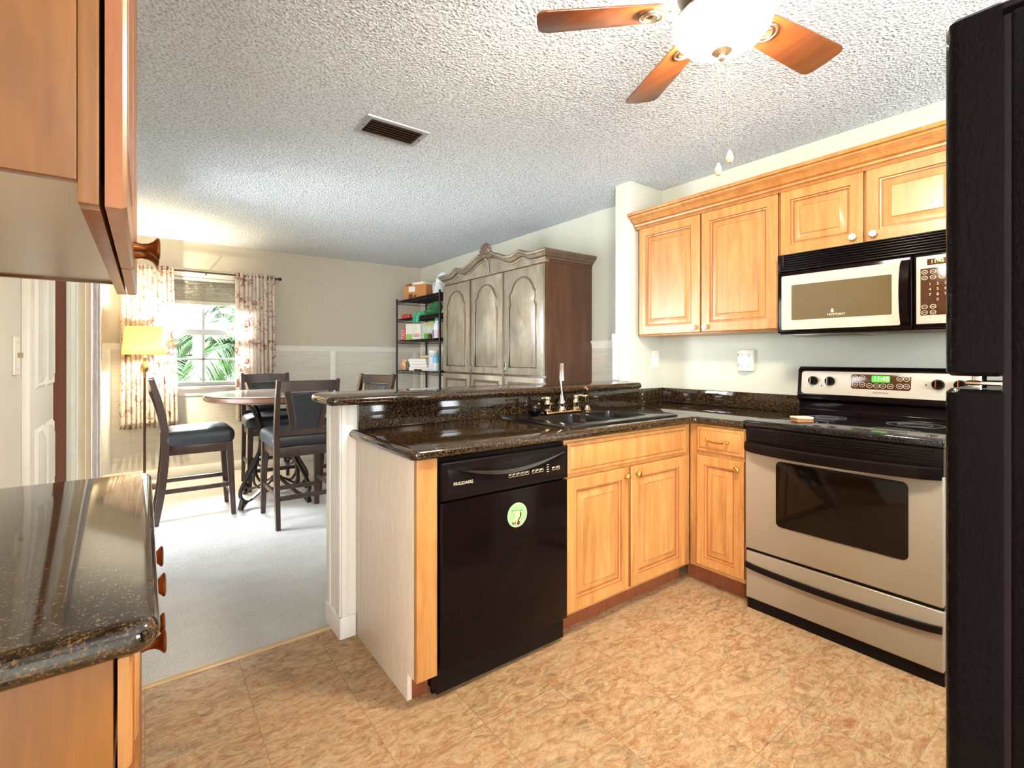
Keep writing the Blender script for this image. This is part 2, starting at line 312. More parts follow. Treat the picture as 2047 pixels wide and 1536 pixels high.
# ------------------------------------------------------------------ mesh builder
class MB:
    def __init__(s): s.bm = bmesh.new()
    def _join(s, tb, m, smooth=True, mat=None):
        if mat is not None: bmesh.ops.transform(tb, matrix=mat, verts=tb.verts)
        for f in tb.faces:
            if m is not None: f.material_index = m
            f.smooth = smooth
        me = bpy.data.meshes.new('tmp'); tb.to_mesh(me); tb.free(); s.bm.from_mesh(me); bpy.data.meshes.remove(me); return s
    def box(s, x0, y0, z0, x1, y1, z1, bev=0.0, m=0, seg=2, mat=None):
        tb = bmesh.new(); bmesh.ops.create_cube(tb, size=1)
        bmesh.ops.transform(tb, matrix=Matrix.Translation(((x0+x1)/2, (y0+y1)/2, (z0+z1)/2)) @ Matrix.Diagonal((abs(x1-x0), abs(y1-y0), abs(z1-z0), 1)), verts=tb.verts)
        if bev > 0: bmesh.ops.bevel(tb, geom=list(tb.edges), offset=bev, segments=seg, profile=0.5, affect='EDGES', clamp_overlap=True)
        return s._join(tb, m, True, mat)
    def cyl(s, c, r, h, axis='z', r2=None, seg=24, m=0, bev=0.0, mat=None):
        tb = bmesh.new(); bmesh.ops.create_cone(tb, cap_ends=True, segments=seg, radius1=r, radius2=r if r2 is None else r2, depth=h)
        if bev: bmesh.ops.bevel(tb, geom=[e for e in tb.edges if abs(e.verts[0].co.z-e.verts[1].co.z) < 1e-6], offset=bev, segments=2, profile=0.5, affect='EDGES')
        R = {'z': Matrix(), 'x': Matrix.Rotation(PI/2, 4, 'Y'), 'y': Matrix.Rotation(-PI/2, 4, 'X')}[axis]
        bmesh.ops.transform(tb, matrix=Matrix.Translation(c) @ R, verts=tb.verts)
        return s._join(tb, m, True, mat)
    def lathe(s, prof, c=(0, 0, 0), axis='z', seg=28, m=0, mat=None):
        tb = bmesh.new(); rows = []
        for r, z in prof:
            if r < 1e-6: rows.append([tb.verts.new((0, 0, z))])
            else: rows.append([tb.verts.new((r*math.cos(2*PI*i/seg), r*math.sin(2*PI*i/seg), z)) for i in range(seg)])
        for a, b in zip(rows, rows[1:]):
            for i in range(seg):
                j = (i+1) % seg
                if len(a) == 1 and len(b) == 1: continue
                if len(a) == 1: tb.faces.new((a[0], b[j], b[i]))
                elif len(b) == 1: tb.faces.new((a[i], a[j], b[0]))
                else: tb.faces.new((a[i], a[j], b[j], b[i]))
        bmesh.ops.recalc_face_normals(tb, faces=tb.faces)
        R = {'z': Matrix(), 'x': Matrix.Rotation(PI/2, 4, 'Y'), '-x': Matrix.Rotation(-PI/2, 4, 'Y'), 'y': Matrix.Rotation(-PI/2, 4, 'X'), '-y': Matrix.Rotation(PI/2, 4, 'X')}[axis]
        bmesh.ops.transform(tb, matrix=Matrix.Translation(c) @ R, verts=tb.verts)
        return s._join(tb, m, True, mat)
    def sweep(s, pts, sect, m=0, up=(0, 0, 1), closed=False, scales=None):
        """sweep a closed 2-D section (list of (a,b)) along a path; a along side, b along up-ish"""
        pts = [Vector(p) for p in pts]; tb = bmesh.new(); rows = []; n = len(pts)
        upv = Vector(up); prev = None
        for i, p in enumerate(pts):
            if closed: t = pts[(i+1) % n]-pts[i-1]
            else: t = pts[min(i+1, n-1)]-pts[max(i-1, 0)]
            t.normalize()
            side = t.cross(upv)
            if side.length < 1e-3: side = prev.copy() if prev is not None else t.orthogonal()
            side.normalize()
            if prev is not None and side.dot(prev) < 0: side = -side
            prev = side; u = side.cross(t)
            k = scales[i] if scales else 1.0
            rows.append([tb.verts.new(p+side*(a*k)+u*(b*k)) for a, b in sect])
        rng = range(n if closed else n-1)
        for i in rng:
            a, b = rows[i], rows[(i+1) % n]
            for j in range(len(sect)):
                k2 = (j+1) % len(sect); tb.faces.new((a[j], a[k2], b[k2], b[j]))
        if not closed: tb.faces.new(rows[0]); tb.faces.new(rows[-1][::-1])
        bmesh.ops.recalc_face_normals(tb, faces=tb.faces)
        return s._join(tb, m)
    def tube(s, pts, r, seg=10, m=0, closed=False, scales=None, up=(0, 0, 1)):
        return s.sweep(pts, [(r*math.cos(2*PI*i/seg), r*math.sin(2*PI*i/seg)) for i in range(seg)], m, up, closed, scales)
    def prism(s, poly, a0, a1, axis='z', m=0, bev=0.0, mat=None):
        """extrude 2-D polygon: axis z -> (x,y); axis y -> (x,z); axis x -> (y,z)"""
        tb = bmesh.new()
        f = {'z': lambda p, a: (p[0], p[1], a), 'y': lambda p, a: (p[0], a, p[1]), 'x': lambda p, a: (a, p[0], p[1])}[axis]
        A = [tb.verts.new(f(p, a0)) for p in poly]; B = [tb.verts.new(f(p, a1)) for p in poly]
        tb.faces.new(A); tb.faces.new(B[::-1])
        for i in range(len(poly)):
            j = (i+1) % len(poly); tb.faces.new((A[j], A[i], B[i], B[j]))
        bmesh.ops.recalc_face_normals(tb, faces=tb.faces)
        if bev: bmesh.ops.bevel(tb, geom=list(tb.edges), offset=bev, segments=2, profile=0.5, affect='EDGES', clamp_overlap=True)
        return s._join(tb, m, True, mat)
    def ball(s, c, r, sc=(1, 1, 1), seg=16, m=0, mat=None):
        tb = bmesh.new(); bmesh.ops.create_uvsphere(tb, u_segments=seg, v_segments=max(6, seg*2//3), radius=r)
        bmesh.ops.transform(tb, matrix=Matrix.Translation(c) @ Matrix.Diagonal((sc[0], sc[1], sc[2], 1)), verts=tb.verts)
        return s._join(tb, m, True, mat)
    def loops(s, rings, m=None, cap=True, capm=0, close_back=False):
        """connect rings of points (equal count, closed); m = material index per band"""
        tb = bmesh.new(); R = [[tb.verts.new(p) for p in r] for r in rings]
        n = len(rings[0]); mi = []
        for k in range(len(R)-1):
            for i in range(n):
                j = (i+1) % n; f = tb.faces.new((R[k][i], R[k][j], R[k+1][j], R[k+1][i])); f.material_index = m[k] if m else 0
        if cap: f = tb.faces.new(R[-1]); f.material_index = capm
        if close_back: f = tb.faces.new(R[0][::-1]); f.material_index = 0
        bmesh.ops.recalc_face_normals(tb, faces=tb.faces)
        return s._join(tb, None)
    def xf(s, mat): bmesh.ops.transform(s.bm, matrix=mat, verts=s.bm.verts); return s
    def build(s, name, mats, parent=None, loc=None, ang=35, rot=None):
        if not isinstance(mats, (list, tuple)): mats = [mats]
        me = bpy.data.meshes.new(name); s.bm.to_mesh(me); s.bm.free()
        for m in mats: me.materials.append(m)
        try: me.set_sharp_from_angle(angle=math.radians(ang))
        except Exception: pass
        o = bpy.data.objects.new(name, me); C.objects.link(o)
        if parent: o.parent = parent
        if loc: o.location = loc
        if rot: o.rotation_euler = rot
        return o

def tag(o, label, cat, group=None, kind=None):
    o['label'] = label; o['category'] = cat
    if group: o['group'] = group
    if kind: o['kind'] = kind
    return o
def thing(name, label, cat, loc=(0, 0, 0), rz=0.0, group=None):
    o = bpy.data.objects.new(name, None); C.objects.link(o); o.empty_display_size = 0.1
    o.location = loc; o.rotation_euler = (0, 0, rz)
    return tag(o, label, cat, group)
def struct(o): o['kind'] = 'structure'; return o
def copy_tree(o, parent=None):
    c = o.copy(); C.objects.link(c)
    if parent: c.parent = parent
    for ch in list(o.children): copy_tree(ch, c)
    return c
def lettering(name, body, size, mat, parent, loc, rot, ext=0.0004, align='CENTER'):
    cu = bpy.data.curves.new(name, 'FONT'); cu.body = body; cu.size = size; cu.align_x = align; cu.align_y = 'CENTER'; cu.extrude = ext
    cu.materials.append(mat)
    tmp = bpy.data.objects.new('tmp_text', cu); C.objects.link(tmp)
    dg = bpy.context.evaluated_depsgraph_get(); dg.update()
    me = bpy.data.meshes.new_from_object(tmp.evaluated_get(dg)); me.name = name
    bpy.data.objects.remove(tmp)
    if not me.materials: me.materials.append(mat)
    o = bpy.data.objects.new(name, me); C.objects.link(o)
    if parent: o.parent = parent
    o.location = loc; o.rotation_euler = rot
    return o
FRONT = (PI/2, 0, 0)     # lettering facing local -Y

# ------------------------------------------------------------------ room measures
XR, YB, H, XL, YN = 3.037, 6.162, 2.4545, -0.325, -1.35
CARPET = 2.295

# ------------------------------------------------------------------ room shell
b = MB(); b.box(XL-.2, YN-.2, -0.10, XR+.2, CARPET, 0.0); struct(b.build('floor', M['vinyl']))
b = MB(); b.box(XL-.2, CARPET, -0.10, XR+.2, YB+.2, 0.0); struct(b.build('floor_carpet', M['carpet']))
b = MB(); b.prism([(CARPET-.018, 0.0), (CARPET+.012, 0.0), (CARPET+.008, .006), (CARPET-.004, .009), (CARPET-.014, .005)], XL, 0.69, 'x')
struct(b.build('trim_1', M['seam']))
b = MB(); b.box(XL-.2, YN-.2, H, XR+.2, YB+.2, H+.12); struct(b.build('ceiling', M['ceiling']))
# window wall with its opening
WX0, WX1, WZ0, WZ1 = 0.045, 0.965, 0.93, 2.08
b = MB(); b.box(XL-.2, YB, 0, WX0, YB+.16, H); b.box(WX1, YB, 0, XR+.2, YB+.16, H); b.box(WX0, YB, 0, WX1, YB+.16, WZ0); b.box(WX0, YB, WZ1, WX1, YB+.16, H)
struct(b.build('wall_back', M['wall_backlit']))
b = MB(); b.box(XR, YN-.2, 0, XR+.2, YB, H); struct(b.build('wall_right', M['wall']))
# left wall with patio door opening and an added unseen opening for fill light
DY0, DY1, DZ1 = 3.36, 4.60, 2.05
b = MB(); b.box(XL-.16, YN, 0, XL, -1.30, H); b.box(XL-.16, -.42, 0, XL, DY0, H); b.box(XL-.16, -1.30, 2.1, XL, -.42, H); b.box(XL-.16, DY1, 0, XL, YB, H); b.box(XL-.16, DY0, DZ1, XL, DY1, H)
struct(b.build('wall_left', M['white_paint']))
# near wall behind the camera with an unseen opening added for fill light
b = MB(); KX0, KX1, KZ0, KZ1 = 0.9, 2.6, 1.0, 2.1
b.box(XL, YN-.16, 0, KX0, YN, H); b.box(KX1, YN-.16, 0, XR, YN, H); b.box(KX0, YN-.16, 0, KX1, YN, KZ0); b.box(KX0, YN-.16, KZ1, KX1, YN, H)
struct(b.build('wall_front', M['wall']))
# stub wall between kitchen and dining room, and the half wall under the bar
SX, SY0, SY1 = 2.684, 2.2246, 2.361
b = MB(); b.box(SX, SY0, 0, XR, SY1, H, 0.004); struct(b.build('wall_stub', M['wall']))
HX0, HY0, HY1 = 0.690, 2.172, 2.358
b = MB(); b.box(HX0, HY0, 0, SX, HY1, 1.03); struct(b.build('wall_half', M['white_trim']))
b = MB(); b.box(HX0-.012, HY0-.012, 0, HX0+.062, HY0, .095, .003); b.box(HX0-.012, HY0-.012, 0, HX0, HY1+.012, .095, .003); b.box(HX0, HY1, 0, SX, HY1+.012, .095, .003)
struct(b.build('baseboard_half', M['white_trim']))
b = MB(); b.box(HX0-.009, HY0-.004, .095, HX0, HY0+.045, 1.03, .003); b.box(HX0-.009, HY1-.045, .095, HX0, HY1+.004, 1.03, .003); b.box(HX0, HY0-.009, .095, HX0+.03, HY0, 1.03, .003)
struct(b.build('trim_2', M['white_trim']))

# wainscot, chair rail, battens, baseboards in the dining room
ZR0, ZR1 = 1.311, 1.372
b = MB(); b.box(XL, YB-.010, 0, WX0-.06, YB, ZR0); b.box(WX1+.06, YB-.010, 0, XR, YB, ZR0); b.box(WX0-.06, YB-.010, 0, WX1+.06, YB, WZ0-.09)
struct(b.build('wainscot_back', M['wainscot']))
b = MB(); b.box(XR-.010, SY1, 0, XR, YB-.010, ZR0); struct(b.build('wainscot_right', M['wainscot']))
b = MB()
for x0, x1 in ((XL, WX0-.065), (WX1+.065, XR)):
    b.prism([(YB-.030, ZR1), (YB, ZR1), (YB, ZR0), (YB-.014, ZR0), (YB-.016, ZR0+.03), (YB-.022, ZR0+.042)], x0, x1, 'x')
b.prism([(XR-.030, ZR1), (XR, ZR1), (XR, ZR0), (XR-.014, ZR0), (XR-.016, ZR0+.03), (XR-.022, ZR0+.042)], SY1, YB-.03, 'y')
struct(b.build('trim_3', M['white_trim']))
b = MB()
for x in (XL+.03, 1.857, 2.95): b.box(x-.032, YB-.018, .10, x+.032, YB-.009, ZR0, .002)
for y in (2.55, 4.62, 6.09): b.box(XR-.018, y-.032, .10, XR-.009, y+.032, ZR0, .002)
struct(b.build('trim_4', M['white_trim']))
b = MB(); b.box(XL, YB-.022, 0, XR, YB-.009, .10, .003); struct(b.build('baseboard_back', M['white_trim']))
b = MB(); b.box(XR-.022, SY1, 0, XR-.009, YB-.022, .10, .003); struct(b.build('baseboard_right', M['white_trim']))
b = MB(); b.box(SX-.016, SY1-.03, 1.075, SX, SY1+.012, 1.365, .003); b.box(SX-.02, SY1-.034, 1.355, SX, SY1+.016, 1.40, .003); struct(b.build('trim_5', M['white_trim']))

# ------------------------------------------------------------------ dining window
wn = bpy.data.objects.new('window_1', None); C.objects.link(wn); struct(wn)
b = MB(); fy0, fy1 = YB+.03, YB+.10; fw = .045
b.box(WX0, fy0, WZ0, WX0+fw, fy1, WZ1, .004); b.box(WX1-fw, fy0, WZ0, WX1, fy1, WZ1, .004)
b.box(WX0+fw, fy0, WZ0, WX1-fw, fy1, WZ0+fw, .004); b.box(WX0+fw, fy0, WZ1-fw, WX1-fw, fy1, WZ1, .004)
b.build('window_frame', M['window_backlit'], wn)
b = MB(); b.box(WX0+fw, fy0-.004, 1.475, WX1-fw, fy1-.01, 1.535, .004); b.build('meeting_rail', M['window_backlit'], wn)
mx_ = (WX0+WX1)/2
b = MB(); b.box(mx_-.013, fy0+.01, 1.535, mx_+.013, fy0+.035, WZ1-fw, .003); b.build('muntin', M['window_backlit'], wn)
b = MB(); b.box(mx_-.013, fy0+.005, WZ0+fw, mx_+.013, fy0+.03, 1.475, .003); b.box(WX0+fw, fy0+.005, 1.205, WX1-fw, fy0+.03, 1.229, .003); b.build('muntin', M['window_backlit'], wn)
b = MB(); b.box(WX0+fw, fy0+.018, WZ0+fw, WX1-fw, fy0+.022, 1.475); b.build('pane', M['glass'], wn)
b = MB(); b.box(WX0+fw, fy0+.02, 1.535, WX1-fw, fy0+.024, WZ1-fw); b.build('pane', M['glass'], wn)
b = MB(); b.box(WX0-.07, YB-.055, WZ0-.03, WX1+.07, YB+.03, WZ0, .006); b.box(WX0-.055, YB-.022, WZ0-.10, WX1+.055, YB, WZ0-.03, .004); b.build('window_sill', M['white_trim'], wn)
b = MB(); b.box(WX0-.065, YB-.016, WZ0, WX0, YB, WZ1+.065, .003); b.box(WX1, YB-.016, WZ0, WX1+.065, YB, WZ1+.065, .003); b.box(WX0, YB-.016, WZ1, WX1, YB, WZ1+.065, .003); b.build('window_casing', M['white_trim'], wn)

# pleated shade
t = thing('pleated_shade', 'grey-beige pleated window shade drawn a third of the way down', 'window shade', (0, 0, 0))
b = MB(); b.box(WX0+.006, YB-.012, 2.045, WX1-.006, YB+.022, 2.075, .004); b.build('headrail', M['white_trim'], t)
b = MB(); n = 15; z0, z1 = 1.83, 2.045; poly = []
for i in range(n*2+1): poly.append((YB+.000 + (0.010 if i % 2 else -.010), z1+(z0-z1)*i/(n*2)))
poly2 = poly + [(y+.004, z) for y, z in poly[::-1]]
for i in range(len(poly)-1):
    (ya, za), (yb, zb) = poly[i], poly[i+1]
    b.prism([(ya, za), (yb, zb), (yb+.002, zb), (ya+.002, za)], WX0+.01, WX1-.01, 'x')
b.build('pleated_fabric', M['blind'], t, ang=10)
b = MB(); b.box(WX0+.008, YB-.014, 1.795, WX1-.008, YB+.018, 1.832, .004); b.box(.49, YB-.022, 1.79, .53, YB-.014, 1.80, .002); b.build('bottom_rail', M['blind'], t)

# curtain rod and curtains
t = thing('curtain_rod', 'dark metal curtain rod with ball finial over the dining window', 'curtain rod')
b = MB(); b.tube([(-.20, YB-.10, 2.125), (1.205, YB-.10, 2.125)], .0085, 10); b.build('rod', M['rod'], t)
b = MB(); b.lathe([(0, -.03), (.008, -.028), (.008, -.012), (.018, 0), (.02, .012), (.013, .026), (0, .03)], (1.225, YB-.10, 2.125), 'x'); b.build('finial', M['rod'], t)
b = MB(); b.lathe([(0, -.03), (.008, -.028), (.008, -.012), (.018, 0), (.02, .012), (.013, .026), (0, .03)], (-.22, YB-.10, 2.125), '-x'); b.build('finial', M['rod'], t)
for x in (.52, 1.19, -.19):
    b = MB(); b.box(x-.006, YB-.105, 2.108, x+.006, YB, 2.117, .001); b.box(x-.012, YB-.006, 2.08, x+.012, YB, 2.14, .002); b.build('bracket', M['rod'], t)
def curtain(name, label, x0t, x1t, x0b, x1b, zb, zt, folds, mat, yc=YB-.10, seed=1, kind='curtain'):
    rr = random.Random(seed); tb = MB(); bm = bmesh.new(); nx, nz = folds*10, 26
    ph = [rr.uniform(-.5, .5) for _ in range(folds+2)]
    grid = []
    for j in range(nz+1):
        v = j/nz; z = zt+.03-(zt+.03-zb)*v; row = []
        for i in range(nx+1):
            u = i/nx; x = (x0t+(x1t-x0t)*u)*(1-v)+(x0b+(x1b-x0b)*u)*v
            a = 2*PI*folds*u + 1.1*math.sin(u*9+seed)+.5*math.sin(v*2+u*5)
            amp = .012+.014*v
            if abs(z-zt) < .02: amp *= .7
            y = yc - .004 + amp*math.sin(a) + .006*math.sin(3*u*folds+4*v)
            row.append(bm.verts.new((x+.006*math.cos(a), min(y, YB-.028), z)))
        grid.append(row)
    for j in range(nz):
        for i in range(nx): bm.faces.new((grid[j][i], grid[j][i+1], grid[j+1][i+1], grid[j+1][i]))
    tb._join(bm, 0)
    o = tb.build(name, mat, ang=180)
    md = o.modifiers.new('cloth', 'SOLIDIFY'); md.thickness = .0016
    return tag(o, label, kind)
curtain('window_curtain', 'floral print curtain hanging left of the dining window behind the lamp', -.19, .235, -.20, .275, .535, 2.125, 12, M['floral'], seed=3)
curtain('window_curtain', 'floral print curtain hanging right of the dining window', .785, 1.175, .795, 1.19, .535, 2.125, 10, M['floral'], seed=8)

# outside: lawn, pale building, palms
b = MB(); b.box(-12, YB+.2, -.45, 14, 30, -.40); tag(b.build('lawn', M['lawn']), 'sunlit ground outside the dining window', 'ground', kind='structure')
b = MB()
for k in range(26): b.prism([(0, .16*k), (.03, .16*k), (.0, .16*k+.16)], -9, -1.3, 'x', mat=Matrix.Translation((0, 12, -.4)))
b.box(-9, 12.02, -.4, -1.3, 12.3, 3.8); o = b.build('garden_building', M['siding']); tag(o, 'white clapboard building wall seen beyond the window at left', 'building')
def palm(x, y, h, n, ln, seed, label):
    rr = random.Random(seed); t = thing('palm_tree', label, 'palm', (x, y, -.40), 0, 'palms outside the window')
    b = MB(); pts = [(.05*math.sin(k), .04*math.cos(k*1.3), h*k/8) for k in range(9)]; b.tube(pts, .075, 12, scales=[1.25]+[1.0]*7+[.9]); b.build('trunk', M['bark'], t)
    b = MB(); bm = bmesh.new()
    for k in range(n):
        az = 2*PI*k/n+rr.uniform(-.3, .3); el = rr.uniform(-.1, 1.25); L_ = ln*rr.uniform(.8, 1.15)
        p = Vector((0, 0, h)); d = Vector((math.cos(az)*math.cos(el), math.sin(az)*math.cos(el), math.sin(el))); steps = 24; path = [p.copy()]
        for s_ in range(steps):
            d.z -= .075*(1+s_*.03); d.normalize(); p = p+d*(L_/steps); path.append(p.copy())
        for s_ in range(3, steps+1):
            q = path[s_]; tg = (path[s_]-path[s_-1]).normalized(); sd = tg.cross(Vector((0, 0, 1))).normalized()
            ll = L_*.30*math.sin(PI*min(1, (s_+1)/(steps+3)))**.6
            for sg in (-1, 1):
                for e in range(2):
                    q2 = q - tg*(L_/steps)*e*.5
                    tip = q2+sd*sg*ll*.85+tg*ll*.5-Vector((0, 0, ll*rr.uniform(.25, .6)))
                    mid = (q2+tip)/2+Vector((0, 0, ll*.1)); wv = tg*.014
                    vs = [bm.verts.new(c) for c in (q2-wv, q2+wv, mid+wv*1.2, tip, mid-wv*1.2)]
                    bm.faces.new(vs)
        for a, c in zip(path, path[1:]):
            u = (c-a).cross(Vector((0, 0, 1))).normalized()*.01
            bm.faces.new([bm.verts.new(v) for v in (a-u, a+u, c+u, c-u)])
    b._join(bm, 0); o = b.build('fronds', M['palm'], t, ang=180)
    md = o.modifiers.new('leaf', 'SOLIDIFY'); md.thickness = .003
palm(1.35, 8.6, 1.75, 22, 1.35, 5, 'palm with arching fronds nearest the right half of the window')
palm(.45, 11.0, 1.5, 20, 1.35, 9, 'palm further back in the middle of the window')
palm(2.5, 13.6, 3.0, 22, 1.9, 14, 'tall palm at the back seen through the upper right panes')

# ------------------------------------------------------------------ left wall features
d1 = bpy.data.objects.new('door_1', None); C.objects.link(d1); struct(d1)
b = MB()
dx = XL+.004
b.box(dx-.02, 2.30, 0.01, dx+.016, 2.79, 2.03, .003)
for z0, z1 in ((.12, .56), (.70, .98), (1.12, 1.95)):
    for y0, y1 in ((2.355, 2.545),):
        ring = lambda i, x: [(x, y0+i, z0+i), (x, y1-i, z0+i), (x, y1-i, z1-i), (x, y0+i, z1-i)]
        b.loops([ring(0, dx+.016), ring(.012, dx+.024), ring(.02, dx+.017), ring(.05, dx+.030)])
    for y0, y1 in ((2.585, 2.765),):
        ring = lambda i, x: [(x, y0+i, z0+i), (x, y1-i, z0+i), (x, y1-i, z1-i), (x, y0+i, z1-i)]
        b.loops([ring(0, dx+.016), ring(.012, dx+.024), ring(.02, dx+.017), ring(.05, dx+.030)])
b.build('door_panel', M['white_trim'], d1)
b = MB(); b.box(XL, 2.255, 0, XL+.022, 2.298, 2.09, .004); b.box(XL, 2.255, 2.035, XL+.022, 2.84, 2.09, .004); b.build('door_casing', M['white_trim'], d1)
d2 = bpy.data.objects.new('door_2', None); C.objects.link(d2); struct(d2)
b = MB(); b.box(XL-.01, 2.80, 0.01, XL+.012, 3.30, 2.03, .003); b.build('door_panel', M['brown_panel'], d2)
b = MB(); b.box(XL, 3.302, 0, XL+.024, 3.36, 2.09, .004); b.box(XL, 2.84, 2.035, XL+.022, 3.302, 2.09, .004); b.build('door_casing', M['white_trim'], d2)
# patio door with glass, white frame and hanging panels
d3 = bpy.data.objects.new('door_3', None); C.objects.link(d3); struct(d3)
b = MB()
for y in (DY0, (DY0+DY1)/2-.03, DY1-.05): b.box(XL-.11, y, .0, XL-.06, y+.05, DZ1, .004)
b.box(XL-.11, DY0, 0, XL-.06, DY1, .05, .004); b.box(XL-.11, DY0, DZ1-.05, XL-.06, DY1, DZ1, .004); b.build('door_frame', M['white_trim'], d3)
b = MB(); b.box(XL-.088, DY0+.05, .05, XL-.083, DY1-.05, DZ1-.05); b.build('pane', M['glass'], d3)
b = MB(); b.box(XL-.06, DY0-.0, 0, XL+.006, DY0+.012, DZ1, .002); b.box(XL-.06, DY1-.012, 0, XL+.006, DY1, DZ1, .002); b.build('door_jamb', M['white_trim'], d3)
b = MB(); b.box(XL, DY1, 0, XL+.02, DY1+.065, DZ1+.06, .004); b.box(XL, DY0-.03, DZ1, XL+.02, DY1, DZ1+.06, .004); b.build('door_casing', M['white_trim'], d3)
t = thing('vertical_blind', 'narrow pale and beige vertical blind slats gathered at the near jamb of the patio door', 'blind')
b = MB(); b.box(XL+.006, 3.395, 2.13, XL+.098, 3.457, 2.17, .004); b.build('headrail', M['white_trim'], t)
for x0, x1, y, m_ in ((-.317, -.2885, 3.41, 'pale_slat'), (-.281, -.252, 3.44, 'beige_slat'), (-.2515, -.228, 3.452, 'beige_slat')):
    b = MB(); b.box(x0, y, .03, x1, y+.0016, 2.135); b.build('slat', P('slat_white', 226, 222, 212, .6) if m_ == 'pale_slat' else P('slat_beige', 196, 178, 146, .6), t)
t = thing('drape', 'plain white drape hanging at the near side of the patio door next to the blind', 'curtain')
b = MB(); bm = bmesh.new(); rows = []
for j in range(21):
    v = j/20; z = 2.13-2.10*v; row = []
    for i in range(25):
        u = i/24; row.append(bm.verts.new((-.236-.012*v+(.040+.014*v)*u, 3.50+.02*math.sin(u*14)+.012*math.sin(v*3), z)))
    rows.append(row)
for j in range(20):
    for i in range(24): bm.faces.new((rows[j][i], rows[j][i+1], rows[j+1][i+1], rows[j+1][i]))
b._join(bm, 0); o = b.build('fabric', M['sheer'], t, ang=180); md = o.modifiers.new('cloth', 'SOLIDIFY'); md.thickness = .002
b = MB(); b.box(-.235, 3.475, 2.13, -.19, 3.515, 2.17, .003); b.build('heading', M['sheer'], t)
# switch plates
def plate(name, label, loc, rz, kind='switch', parent=None):
    t = thing(name, label, 'light switch' if kind == 'switch' else 'outlet', loc, rz)
    b = MB(); b.box(-.036, -.007, -.060, .036, 0, .060, .003); b.build('cover_plate', M['white_plastic'], t)
    if kind == 'switch':
        b = MB(); b.box(-.005, -.019, -.006, .005, -.006, .010, .002); b.build('toggle', P('toggle_tan', 176, 148, 116), t)
    else:
        for dz in (-.02, .02):
            b = MB(); b.cyl((0, -.0075, dz), .0155, .004, 'y', seg=20); b.box(-.0065, -.0105, dz-.002, -.0045, -.0085, dz+.007, m=1); b.box(.0045, -.0105, dz-.002, .0065, -.0085, dz+.007, m=1); b.cyl((0, -.0096, dz-.008), .0022, .001, 'y', seg=10, m=1)
            b.build('socket', [M['white_plastic'], M['slot']], t)
    for dz in (-.042, .042):
        b = MB(); b.cyl((0, -.0075, dz), .003, .0015, 'y', seg=10); b.build('screw', M['nickel'], t)
    return t
plate('light_switch', 'white toggle light switch plate on the left wall above the granite counter', (XL, 2.16, 1.237), PI/2)
plate('wall_outlet', 'white outlet plate on the stub wall under the upper cabinets', (2.952, SY0, 1.222), 0, 'outlet')
t = thing('outlet_extender', 'bulky white six-way outlet adapter on the wall left of the range', 'outlet adapter', (XR, 1.592, 1.215), -PI/2)
b = MB(); b.prism([(-.05, 0), (.05, 0), (.05, -.028), (.018, -.052), (-.018, -.052), (-.05, -.028)], -.067, .067, 'z', bev=.006); b.build('adapter_body', M['white_plastic'], t)
for dz in (-.032, .032):
    for ang, cx_, cy_ in ((0, 0, -.0523), (-.643, -.0345, -.0406), (.643, .0345, -.0406)):
        b = MB(); mt = Matrix.Translation((cx_, cy_, dz)) @ Matrix.Rotation(ang, 4, 'Z')
        b.box(-.0065, -.0012, .0, -.0045, .0004, .008, mat=mt); b.box(.0045, -.0012, 0, .0065, .0004, .008, mat=mt); b.cyl((0, -.0004, -.007), .0026, .0016, 'y', seg=10, mat=mt)
        b.build('socket', M['slot'], t)

# ------------------------------------------------------------------ cabinet parts
def raised_door(w_, h_, parent, x0, z0, yb=0.0, t_=.02, name='door', frame=.052, mats=None):
    """raised-panel door, lower-left at x0,z0, back at yb, facing -Y"""
    b = MB()
    def ring(i, y): return [(i, -y, i), (w_-i, -y, i), (w_-i, -y, h_-i), (i, -y, h_-i)]
    f = frame
    prof = [(0, 0), (0, t_-.004), (.004, t_), (f, t_), (f+.003, t_-.007), (f+.009, t_-.009), (f+.011, t_-.013), (f+.017, t_-.013), (f+.046, t_-.003), (f+.049, t_-.0005)]
    ms = [1, 0, 0, 1, 0, 1, 1, 0, 1]  # first band darkens the door edges as shade; the others are glazed grooves
    b.loops([ring(i, y) for i, y in prof], ms, True, 0, True)
    return b.build(name, mats or [M['maple'], M['glaze_shade']], parent, (x0, yb, z0))
def slab_front(w_, h_, parent, x0, z0, yb=0.0, t_=.02, name='drawer'):
    b = MB()
    def ring(i, y): return [(i, -y, i), (w_-i, -y, i), (w_-i, -y, h_-i), (i, -y, h_-i)]
    prof = [(0, 0), (0, t_-.009), (.003, t_-.006), (.016, t_-.006), (.018, t_-.004), (.022, t_-.001), (.026, t_)]
    b.loops([ring(i, y) for i, y in prof], [0, 0, 0, 1, 0, 0], True, 0, True)
    return b.build(name, [M['maple'], M['glaze_shade']], parent, (x0, yb, z0))
def flower_knob(parent, x, z, yf, mat, r=.016):
    b = MB(); b.lathe([(0, 0), (.008, 0), (.007, .004), (.0055, .012), (.008, .016), (r*.6, .018)], (0, 0, 0), '-y', 16)
    pts = []
    for i in range(48):
        a = 2*PI*i/48; rr = r*(1+.10*math.cos(8*a)); pts.append((rr*math.cos(a), rr*math.sin(a)))
    b.loops([[(p[0]*.7, -.017, p[1]*.7) for p in pts], [(p[0], -.020, p[1]) for p in pts], [(p[0]*.97, -.023, p[1]*.97) for p in pts], [(p[0]*.7, -.028, p[1]*.7) for p in pts], [(p[0]*.3, -.030, p[1]*.3) for p in pts]])
    return b.build('knob', mat, parent, (x, yf, z))

